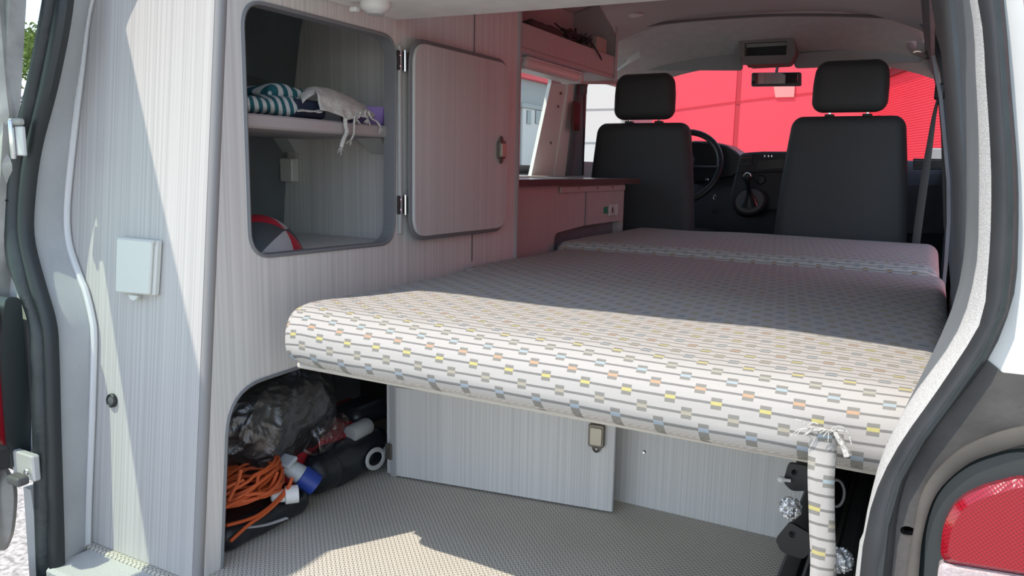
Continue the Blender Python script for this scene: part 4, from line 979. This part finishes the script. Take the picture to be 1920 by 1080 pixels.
tube('webbing', [at(1096, 175, 'x', -.70), at(1095, 250, 'x', -.70), at(1093, 328, 'x', -.70)], .010, BLK, T, 8, False, .15, V((1, 0, 0)))
# B pillar right and passenger belt
YB_ = 2.45
PR = [at(a, b, 'y', YB_) for a, b in [(1720, 38), (1745, 75), (1762, 130), (1768, 200), (1772, 300), (1776, 450), (1790, 620)]]
PR2 = [at(a, b, 'y', YB_) for a, b in [(1790, 20), (1800, 75), (1808, 130), (1815, 200), (1822, 300), (1826, 450), (1830, 620)]]
struct(band('trim_b_pillar_right', PR, PR2, .012, .05, (0, -1, 0), mat('pillar_grey', (.20, .215, .23), .8)))
T = thing('seat_belt', 'passenger side black seat belt hanging from its anchor on the right pillar', 'seat belt', at(1740, 300, 'y', 2.42))
rbox('anchor', at(1762, 172, 'y', 2.42), (.017, .014, .030), .01, BLK, T, 4)
tube('webbing', cat_rom([at(1761, 178, 'y', 2.41), at(1752, 215, 'y', 2.41), at(1742, 280, 'y', 2.41), at(1733, 340, 'y', 2.41), at(1722, 420, 'y', 2.41), at(1712, 500, 'y', 2.41)], 5), [.003 + .011 * min(1, i / 14) for i in range(26)], BLK, T, 8, False, .12, V((0, 1, 0)))
tube('webbing', [at(1764, 180, 'y', 2.42), at(1770, 250, 'y', 2.42), at(1775, 430, 'y', 2.42)], .010, BLK, T, 8, False, .12, V((0, 1, 0)))
# windscreen, A pillars, header
pane('window_windscreen', [(-.90, 3.72, .80), (.80, 3.72, .80), (.70, 3.06, 1.30), (-.80, 3.06, 1.30)], GLS)
for s, nm in ((-1, 'left'), (1, 'right')):
    struct(tube('trim_a_pillar_' + nm, [V((XC + s * .73, 2.98, 1.31)), V((XC + s * .80, 3.30, 1.08)), V((XC + s * .85, 3.68, .80))], .032, CABP if s < 0 else mat('apil', (.35, .36, .36), .7), None, 10))
struct(MB().add(*g_wall(-1, 3.40, 3.75, -.35, .8, .03)).add(*g_wall(1, 3.40, 3.75, -.35, .8, .03)).build('wall_cab_lining', LINI))
struct(box('wall_bulkhead', (-.85, 3.68, -.4), (.85, 3.74, .79), PAINT, None, .01))
struct(box('floor_cab', (-.80, 2.62, -.22), (.80, 3.68, -.18), BLK, None, .004))
struct(box('floor_under_seats', (-.78, 2.42, 0), (.78, 3.0, .05), BLK, None, .004))

# sun visors
def visor(L, lab):
    P = [at(a, b, 'y', 2.93) for a, b in L]; c = sum(P, V()) / len(P)
    T = thing('sun_visor', lab, 'visor', c)
    o = slab('board', fillet([(p.x, p.z) for p in P], .022), [], .016, (0, 2.93, 0), (1, 0, 0), (0, .0, 1), mat('visor_vinyl', (.36, .37, .36), .8), T, .005)
    zt = max(p.z for p in P) - .006; tube('rod', [V((min(p.x for p in P) + .02, 2.938, zt)), V((max(p.x for p in P) - .02, 2.938, zt))], .005, GREYP, T, 8)  # dark rod drawn for the shadow line above the visor
visor([(1194, 131), (1196, 112), (1215, 100), (1388, 90), (1393, 132)], 'driver sun visor folded up, left of the roof console')
visor([(1488, 128), (1490, 100), (1560, 94), (1715, 86), (1735, 102), (1728, 116), (1600, 124)], 'passenger sun visor folded up, right of the roof console')
# roof console with display window
T = thing('roof_console', 'grey roof console with a dark tray above the mirror', 'console', at(1438, 110, 'y', 2.86))
q = lambda x, y, d=2.84: (at(x, y, 'y', d).x, at(x, y, 'y', d).z)
slab('body', fillet([q(1400, 124), q(1478, 120), q(1492, 100), q(1488, 70), q(1385, 72), q(1386, 104)], .012), [[q(1396, 81), q(1396, 105), q(1474, 103), q(1476, 77)]], .10, (0, 2.84, 0), (1, 0, 0), (0, 0, 1), mat('console_grey', (.25, .22, .21), .7), T)
slab('tray', [q(1394, 80), q(1394, 107), q(1476, 105), q(1478, 76)], [], .01, (0, 2.89, 0), (1, 0, 0), (0, 0, 1), BLK, T)
slab('switch_strip', fillet([q(1403, 127), q(1474, 124), q(1474, 119), q(1402, 122)], .002), [], .006, (0, 2.835, 0), (1, 0, 0), (0, 0, 1), mat('strip_red', (.35, .06, .06), .4), T)
# rear-view mirror
T = thing('rear_view_mirror', 'rear view mirror with dark rim in front of the red building', 'mirror', at(1455, 150, 'y', 3.0))
q3 = lambda x, y: (at(x, y, 'y', 3.0).x, at(x, y, 'y', 3.0).z)
slab('housing', fillet([q3(1408, 162), q3(1502, 161), q3(1502, 135), q3(1409, 136)], .010), [], .022, (0, 3.0, 0), (1, 0, 0), (0, 0, 1), GREYP, T, .004)
slab('glass', fillet([q3(1412, 159), q3(1498, 158), q3(1498, 138), q3(1413, 139)], .007), [], .003, (0, 2.9985, 0), (1, 0, 0), (0, -.03, 1), mat('mirror_glass', (.8, .8, .8), .02, 1.), T, .0006)
tube('stem', [at(1455, 140, 'y', 3.02), V((at(1455, 130, 'y', 3.02).x, 3.06, 1.27))], .007, GREYP, T, 8)
# grab handle right
T = thing('grab_handle', 'folded grey grab handle above the passenger window', 'handle', at(1722, 95, 'y', 2.7))
tube('bar', cat_rom([at(1705, 82, 'y', 2.72), at(1712, 95, 'y', 2.70), at(1728, 103, 'y', 2.68), at(1740, 106, 'y', 2.66)], 6), .011, mat('handle_grey', (.42, .35, .34), .6), T, 8)
rbox('mount', at(1708, 84, 'y', 2.73), (.02, .014, .014), .008, HEAD, T, 3); rbox('mount', at(1741, 104, 'y', 2.67), (.016, .014, .016), .008, GREYP, T, 3)

# ---- seats
def seat(xc, lab, y, W_, zt, flip):
    T = thing('front_seat', lab, 'seat', (xc, y + .25, .05), 'front seats')
    def tp(p):   # shoulders narrower than base
        f = (p.z + .30) / .60; s = 1.10 - .20 * max(0, f) ** 1.6; bw = 1 if p.y < 0 else .96
        return V((p.x * s * bw, p.y + .012 * (1 - (p.x / .28) ** 2) * (-1 if p.y < 0 else 0) + .05 * (f - .5) * 0, p.z))
    rbox('backrest', (xc, y + .065, zt - .315), (W_, .065, .315), .045, SEAT, T, 12, None, tp, 5)
    rbox('seat_cushion', (xc, y + .34, zt - .57), (W_ + .01, .27, .075), .05, SEAT, T, 8)
    box('seat_base', (xc - .2, y + .12, .05), (xc + .2, y + .55, zt - .63), BLK, T, .01)
    H = rbox('headrest', (xc, y + .05, zt + .116), (.140, .048, .101), .045, SEAT, T, 8, None, lambda p: V((p.x * (1.0 - .09 * max(0, p.z / .1) ** 1.5 + .0), p.y, p.z)), 5)
    for s in (-1, 1):
        tube('headrest_post', [V((xc + s * .070, y + .055, zt - .03)), V((xc + s * .070, y + .055, zt + .05))], .0065, CHR, T, 8)
        rbox('post_guide', (xc + s * .070, y + .055, zt + .003), (.018, .016, .006), .004, BLK, T, 2)
    return T
seat(-.478, 'driver seat back, farther left, with the steering wheel beyond it', 2.50, .238, .972, 0)
seat(.374, 'passenger seat back, nearest right, in dark vinyl', 2.50, .232, .990, 0)

# ---- dashboard
T = DB = thing('dashboard', 'dark dashboard with centre console below the windscreen', 'dashboard', (0, 3.3, .2))
prof_ = [(3.12, .45), (3.10, .60), (3.14, .77), (3.20, .825), (3.35, .832), (3.66, .815), (3.66, .20), (3.18, .20)]
vs_ = []; fs = []; nx = 24
for i in range(nx + 1):
    x = -.78 + 1.56 * i / nx
    for (y, z) in prof_: vs_.append((x, y + .04 * (x / .78) ** 2, z))
k_ = len(prof_)
for i in range(nx):
    for k in range(k_): l = (k + 1) % k_; fs.append((i * k_ + k, i * k_ + l, (i + 1) * k_ + l, (i + 1) * k_ + k))
fs += [tuple(range(k_)), tuple(nx * k_ + k for k in range(k_))]
mk('body', vs_, fs, DASH, T, 'auto')
hoodP = [at(a, b, 'y', 3.08) for a, b in [(1240, 300), (1270, 272), (1300, 264), (1330, 265), (1361, 272), (1380, 284), (1392, 296), (1380, 330), (1300, 345)]]
slab('instrument_hood', fillet([(p.x, p.z) for p in hoodP][::-1], .012), [], .22, (0, 3.08, 0), (1, 0, 0), (0, 0, 1), DSHB, T, .008)
cc = [at(a, b, 'y', 3.02) for a, b in [(1388, 289), (1400, 286), (1430, 284), (1480, 284), (1480, 345), (1478, 395), (1440, 395), (1405, 402), (1372, 392), (1368, 372), (1376, 335)]]
CCON = slab('centre_console', fillet([(p.x, p.z) for p in cc][::-1], .012), [], .20, (0, 3.02, 0), (1, 0, 0), (0, 0, 1), DASH, T, .008)
qd = lambda x, y, d=3.015: (at(x, y, 'y', d).x, at(x, y, 'y', d).z)
slab('air_vent', fillet([qd(1384, 312), qd(1409, 310), qd(1411, 290), qd(1389, 293)], .004), [], .006, (0, 3.015, 0), (1, 0, 0), (0, 0, 1), DSHB, CCON, .001)
for k in range(3): a = at(1388, 297 + 4 * k, 'y', 3.01); b = at(1408, 296 + 4 * k, 'y', 3.01); tube('vent_slat', [a, b], .0022, mat('slat_red', (.16, .03, .03), .4) if k == 0 else DASH, CCON, 5)
slab('display', fillet([qd(1420, 318), qd(1470, 316), qd(1470, 298), qd(1422, 301)], .003), [], .006, (0, 3.014, 0), (1, 0, 0), (0, 0, 1), DSHB, CCON, .001)
for x in (1434, 1441, 1447): rbox('chrome_button', at(x, 293, 'y', 3.01), (.0035, .004, .006), .002, CHR, CCON, 2)
tube('console_line', [at(1372, 330, 'y', 3.012), at(1376, 324, 'y', 3.012), at(1470, 322, 'y', 3.012)], .003, DSHB, CCON, 5)
for x in (1427,): lathe('dial', at(x, 337, 'y', 3.018), (0, -1, 0), [(.024, 0), (.024, .008), (.018, .012), (.018, .006)], DSHB, CCON, 20)
GP = at(1406, 378, 'y', 2.94)
lathe('gear_bezel', GP, (0, -.85, .55), [(.078, -.02), (.080, .0), (.076, .006), (.066, .007), (.060, .0), (.01, -.004)], DSHB, CCON, 32)
lathe('gear_bezel_ring', GP, (0, -.85, .55), [(.064, .004), (.066, .0085), (.061, .0085)], GREYP, CCON, 32)
lathe('gear_boot', GP, (0, -.55, .84), [(.050, -.005), (.034, .012), (.018, .035), (.012, .055)], BLK, CCON, 16)
kk = at(1402, 333, 'y', 2.86)
tube('gear_stick', [GP + V((0, -.02, .03)), kk + V((0, 0, -.01))], .011, BLK, CCON, 10)
lathe('gear_knob', kk + V((0, 0, -.024)), (0, 0, 1), [(.010, 0), (.018, .012), (.021, .028), (.019, .040), (.010, .046)], BLK, CCON, 16)
tube('knob_ring', [kk + V((.016 * math.cos(a), -.014, .006 + .016 * math.sin(a))) for a in [math.pi * i / 10 for i in range(11)]], .002, CHR, CCON, 6)
lp = at(1416, 372, 'y', 2.88); tube('gate_marking', cat_rom([lp, lp + V((.004, 0, -.02)), lp + V((.01, 0, -.035))], 4), .0014, CHR, CCON, 5)
# right side vents on dash
RV = slab('passenger_vent', fillet([qd(1712, 318, 3.0), qd(1768, 318, 3.0), qd(1768, 298, 3.0), qd(1712, 297, 3.0)], .004), [], .05, (0, 3.0, 0), (1, 0, 0), (0, 0, 1), DSHB, T, .002)
for k in range(4): tube('vent_slat', [at(1714, 302 + 4.5 * k, 'y', 2.995), at(1766, 302 + 4.5 * k, 'y', 2.995)], .003, GREYP, RV, 5)
slab('glove_box', fillet([qd(1700, 440, 3.0), qd(1770, 440, 3.0), qd(1770, 345, 3.0), qd(1700, 345, 3.0)], .01), [], .05, (0, 3.02, 0), (1, 0, 0), (0, 0, 1), DASH, T, .004)
# steering wheel
T = thing('steering_wheel', 'black steering wheel partly hidden by the driver seat', 'steering wheel', (-.41, 2.93, .775))
sc_ = V((-.405, 2.93, .782)); su = V((1, 0, 0)); sv = V((0, .42, .907))
tube('rim', [sc_ + su * .19 * math.cos(a) + sv * .19 * math.sin(a) for a in [2 * math.pi * i / 40 for i in range(40)]], .0155, BLK, T, 10, True)
sn = su.cross(sv)
rbox('hub', sc_ - sn * -.02, (.065, .02, .05), .02, DASH, T, 4, Matrix((su, -sn, sv)).transposed())
for a in (0, math.pi, -math.pi / 2): tube('spoke', [sc_ + (su * math.cos(a) + sv * math.sin(a)) * .05, sc_ + (su * math.cos(a) + sv * math.sin(a)) * .18], .016, DASH, T, 8, False, .5)
rbox('spoke_button', at(1326, 337, 'y', 2.89), (.008, .004, .006), .003, CHR, T, 2)
T = thing('car_key', 'key hanging below the steering wheel', 'key', at(1340, 378, 'y', 2.98))
tube('ring', [at(1340, 370, 'y', 2.98) + V((.006 * math.cos(a), 0, .012 * math.sin(a))) for a in [2 * math.pi * i / 12 for i in range(12)]], .0015, CHR, T, 5, True)
rbox('fob', at(1340, 392, 'y', 2.98), (.010, .006, .022), .005, BLK, T, 3)

# ================================================================== BUILDINGS, TREE, SIGN
YB = 11.
T = thing('red_building', 'large flat red clad building ahead of the windscreen', 'building', (4, YB, -.6))
sx = at(1383, 200, 'y', YB).x; xR = at(1630, 200, 'y', YB).x; xL = at(1200, 200, 'y', YB).x - .05
for i, (a, b) in enumerate(((xL, sx - .035), (sx + .035, xR))):
    slab('wall', [(a, -.6), (b, -.6), (b, 5.0), (a, 5.0)], [], .2, (0, YB, 0), (1, 0, 0), (0, 0, 1), REDW, T, .01)
box('joint', (sx - .035, YB + .01, -.6), (sx + .035, YB + .2, 5.0), REDG, T, 0)
tube('drain_line', [V((xL + .2, YB - .012, at(1255, 212, 'y', YB).z)), V((sx, YB - .012, at(1385, 190, 'y', YB).z)), V((xR, YB - .012, at(1500, 165, 'y', YB).z))], .006, REDG, T, 5)
# right wing, nearer, ribbed
pA = at(1640, 142, 'y', YB); pB = at(1800, 112, 'y', 8.2)
ww = (V((pB.x, 8.2, 0)) - V((xR, YB, 0))); 
zA = at(1600, 148, 'y', YB).z; zB = pB.z
wl_ = ww.length + 8; uu = ww.normalized(); zB2 = zA
slab('wing_wall', [(0, -.6), (wl_, -.6), (wl_, zA), (0, zA)], [], .2, V((xR, YB, 0)), uu, (0, 0, 1), REDW, T)
rb = MB(); nn = uu.cross(V((0, 0, 1)))
for k in range(75):
    z = .2 + k * .03
    if z < zA - .1: a = V((xR, YB, z)) + nn * .004; rb.add(*g_box(a + uu * (wl_ / 2), (wl_ / 2, .0045, .002), Matrix((uu, -nn, V((0, 0, 1)))).transposed()))
o = rb.build('cladding_ribs', REDW, T); o['kind'] = 'stuff'
a = V((xR, YB, zA - .03)) + nn * .02; MB().add(*g_box(a + uu * (wl_ / 2), (wl_ / 2, .03, .05), Matrix((uu, -nn, V((0, 0, 1)))).transposed())).build('eaves_strip', mat('dark_red', (.22, .02, .03), .6), T)
MB().add(*g_box(a + uu * (wl_ / 2) + V((0, .3, .16)), (wl_ / 2, .2, .12), Matrix((uu, -nn, V((0, 0, 1)))).transposed())).build('roof_edge', mat('roof_grey', (.30, .31, .36), .6), T)
c_ = at(1468, 172, 'y', YB - .03); slab('wall_box', [(c_.x - .1, c_.z - .08), (c_.x + .16, c_.z - .08), (c_.x + .16, c_.z + .10), (c_.x - .14, c_.z + .10)], [], .05, (0, YB - .03, 0), (1, 0, 0), (0, 0, 1), mat('pink_sign', (.78, .30, .28), .6), T, .005)
c_ = at(1766, 290, 'y', 6.0); T = box('side_sign', (c_.x - .10, 6.0, c_.z - .06), (c_.x + .3, 6.06, c_.z + .05), GWAL, None, .01); tag(T, 'small grey box low in front of the red building at the right', 'box')
T['label'] = 'small grey box low in front of the red building at the right'
struct(box('ground_post', (c_.x, 6.0, -.6), (c_.x + .06, 6.05, c_.z - .06), GWAL, None, 0))
# white building seen through the left door window
T = thing('white_building', 'white clad building behind the driver side pillar', 'building', (-6, YB + .4, -.6))
slab('wall', [(xL - 1.3, -.6), (xL - .01, -.6), (xL - .01, 5), (xL - 1.3, 5)], [], .2, (0, YB + .4, 0), (1, 0, 0), (0, 0, 1), WWAL, T, .01)
for z in (1.2, 1.75, 2.3): box('cladding_joint', (xL - 1.3, YB + .39, z), (xL - .01, YB + .4, z + .02), GWAL, T, 0)
# grey hall with red fascia seen through the kitchen window
T = thing('grey_hall', 'grey hall with white doors under a red fascia beyond the kitchen window', 'building', (-8, 15, -.6))
XH = -7.0
hp_ = lambda x, y: at(x, y, 'x', XH)
a = hp_(975, 160); b = hp_(1026, 146); f0 = hp_(975, 120)
zf = (a.z + b.z) / 2
slab('wall', [(9.0, -.6), (20., -.6), (20., zf), (9.0, zf)], [], .2, (XH, 0, 0), (0, 1, 0), (0, 0, 1), GWAL, T, .01)
box('fascia', (XH - .2, 9.0, zf), (XH + .12, 20., zf + 1.6), FASC, T, .01)
dA = hp_(977, 202); dB = hp_(1014, 196); dz = dA.z
D = box('door', (XH, dA.y, -.6), (XH + .05, dB.y, dz), WWAL, T, .01)
for (x0, x1) in ((983, 991), (999, 1009)):
    a = hp_(x0, 232); b = hp_(x1, 208); box('door_window', (XH + .05, a.y, a.z), (XH + .07, b.y, b.z), BGLS, D, .005)
box('lintel', (XH, dA.y - .1, dz), (XH + .08, dB.y + .1, dz + .1), mat('lintel', (.30, .33, .33), .6), T, .01)

# sign wall and tree beyond the left door
def atd(px, py, d): r = ray(px, py); return CP + r * (d / r.length)
dS = 20.
pS = atd(30, 190, dS); sr = V((CR.x, CR.y, 0)).normalized(); nS = V((sr.y, -sr.x, 0))
T = thing('sign_board', 'white roadside sign with black lettering beyond the left pillar', 'sign', V((pS.x, pS.y, -.6)))
su_ = atd(15, 190, dS) - atd(10, 190, dS)
hgt = (atd(30, 165, dS) - atd(30, 222, dS)).length
slab('board', [(-.8, pS.z - hgt * .75), (1.3, pS.z - hgt * .75), (1.3, pS.z + hgt * .42), (-.8, pS.z + hgt * .42)], [], .06, V((pS.x, pS.y, 0)), sr, (0, 0, 1), SIGW, T, .005)
for dx in (-.7, 1.2): c = V((pS.x, pS.y, -.6)) + sr * dx - nS * .1; tube('post', [c, c + V((0, 0, pS.z + hgt * .3 + .6))], .05, GREYP, T, 8)
def text(s, size, px, py, parent):
    cu = bpy.data.curves.new('lettering', 'FONT'); cu.body = s; cu.size = size; cu.extrude = .004; cu.offset = .012
    o = bpy.data.objects.new('tmp', cu); COL.objects.link(o); bpy.context.view_layer.update()
    me = bpy.data.meshes.new_from_object(o.evaluated_get(bpy.context.evaluated_depsgraph_get())); bpy.data.objects.remove(o)
    d = ray(px, py); p0 = V((pS.x, pS.y, 0)) + nS * .02; t = (p0 - CP).dot(nS) / d.dot(nS); p = CP + d * t
    M4 = Matrix.Identity(4)
    for i in range(3): M4[i][0] = sr[i]; M4[i][1] = (0, 0, 1)[i]; M4[i][2] = nS[i]; M4[i][3] = p[i]
    me.transform(M4); me.materials.clear(); me.materials.append(INK); return link('lettering', me, parent)
text('cen', .34, 15, 194, T); text('.c', .20, 34, 206, T)
def tree(px, py_base, d, hgt, rad, lab):
    base = atd(px, 300, d); base.z = -.6; T = thing('tree', lab, 'tree', base)
    tube('trunk', [base, base + V((.05, 0, hgt * .4)), base + V((-.05, .1, hgt * .75))], [.16, .11, .04], BARK, T, 8)
    rg = random.Random(int(px)); lv = MB()
    for i in range(6):
        a = rg.random() * 6.28; tube('branch', [base + V((0, 0, hgt * (.35 + .06 * i))), base + V((math.cos(a) * rad * .6, math.sin(a) * rad * .6, hgt * (.55 + .07 * i)))], [.05, .015], BARK, T, 6)
    for i in range(9000):
        cl_ = rg.randint(0, 38); r2 = random.Random(cl_ * 7 + int(px)); u = r2.uniform(-1, 1); th = r2.uniform(0, 6.28); k = r2.uniform(.35, 1) ** .5; s = math.sqrt(1 - u * u)
        cc_ = base + V((s * math.cos(th) * rad * k, s * math.sin(th) * rad * k, hgt * .62 + u * hgt * .36 * k))
        p = cc_ + V((rg.gauss(0, 1), rg.gauss(0, 1), rg.gauss(0, .8))) * rad * .16
        a = V((rg.uniform(-1, 1), rg.uniform(-1, 1), rg.uniform(-1, 1))).normalized(); b = a.orthogonal().normalized(); sz = rg.uniform(.05, .09)
        lv.add([p, p + a * sz + b * sz * .45, p + a * sz * 2, p + a * sz - b * sz * .45], [(0, 1, 2, 3)])
    o = lv.build('foliage', LEAF, T); o['kind'] = 'stuff'
tree(42, 250, 26, 5.2, 1.5, 'green leafy tree behind the white sign')
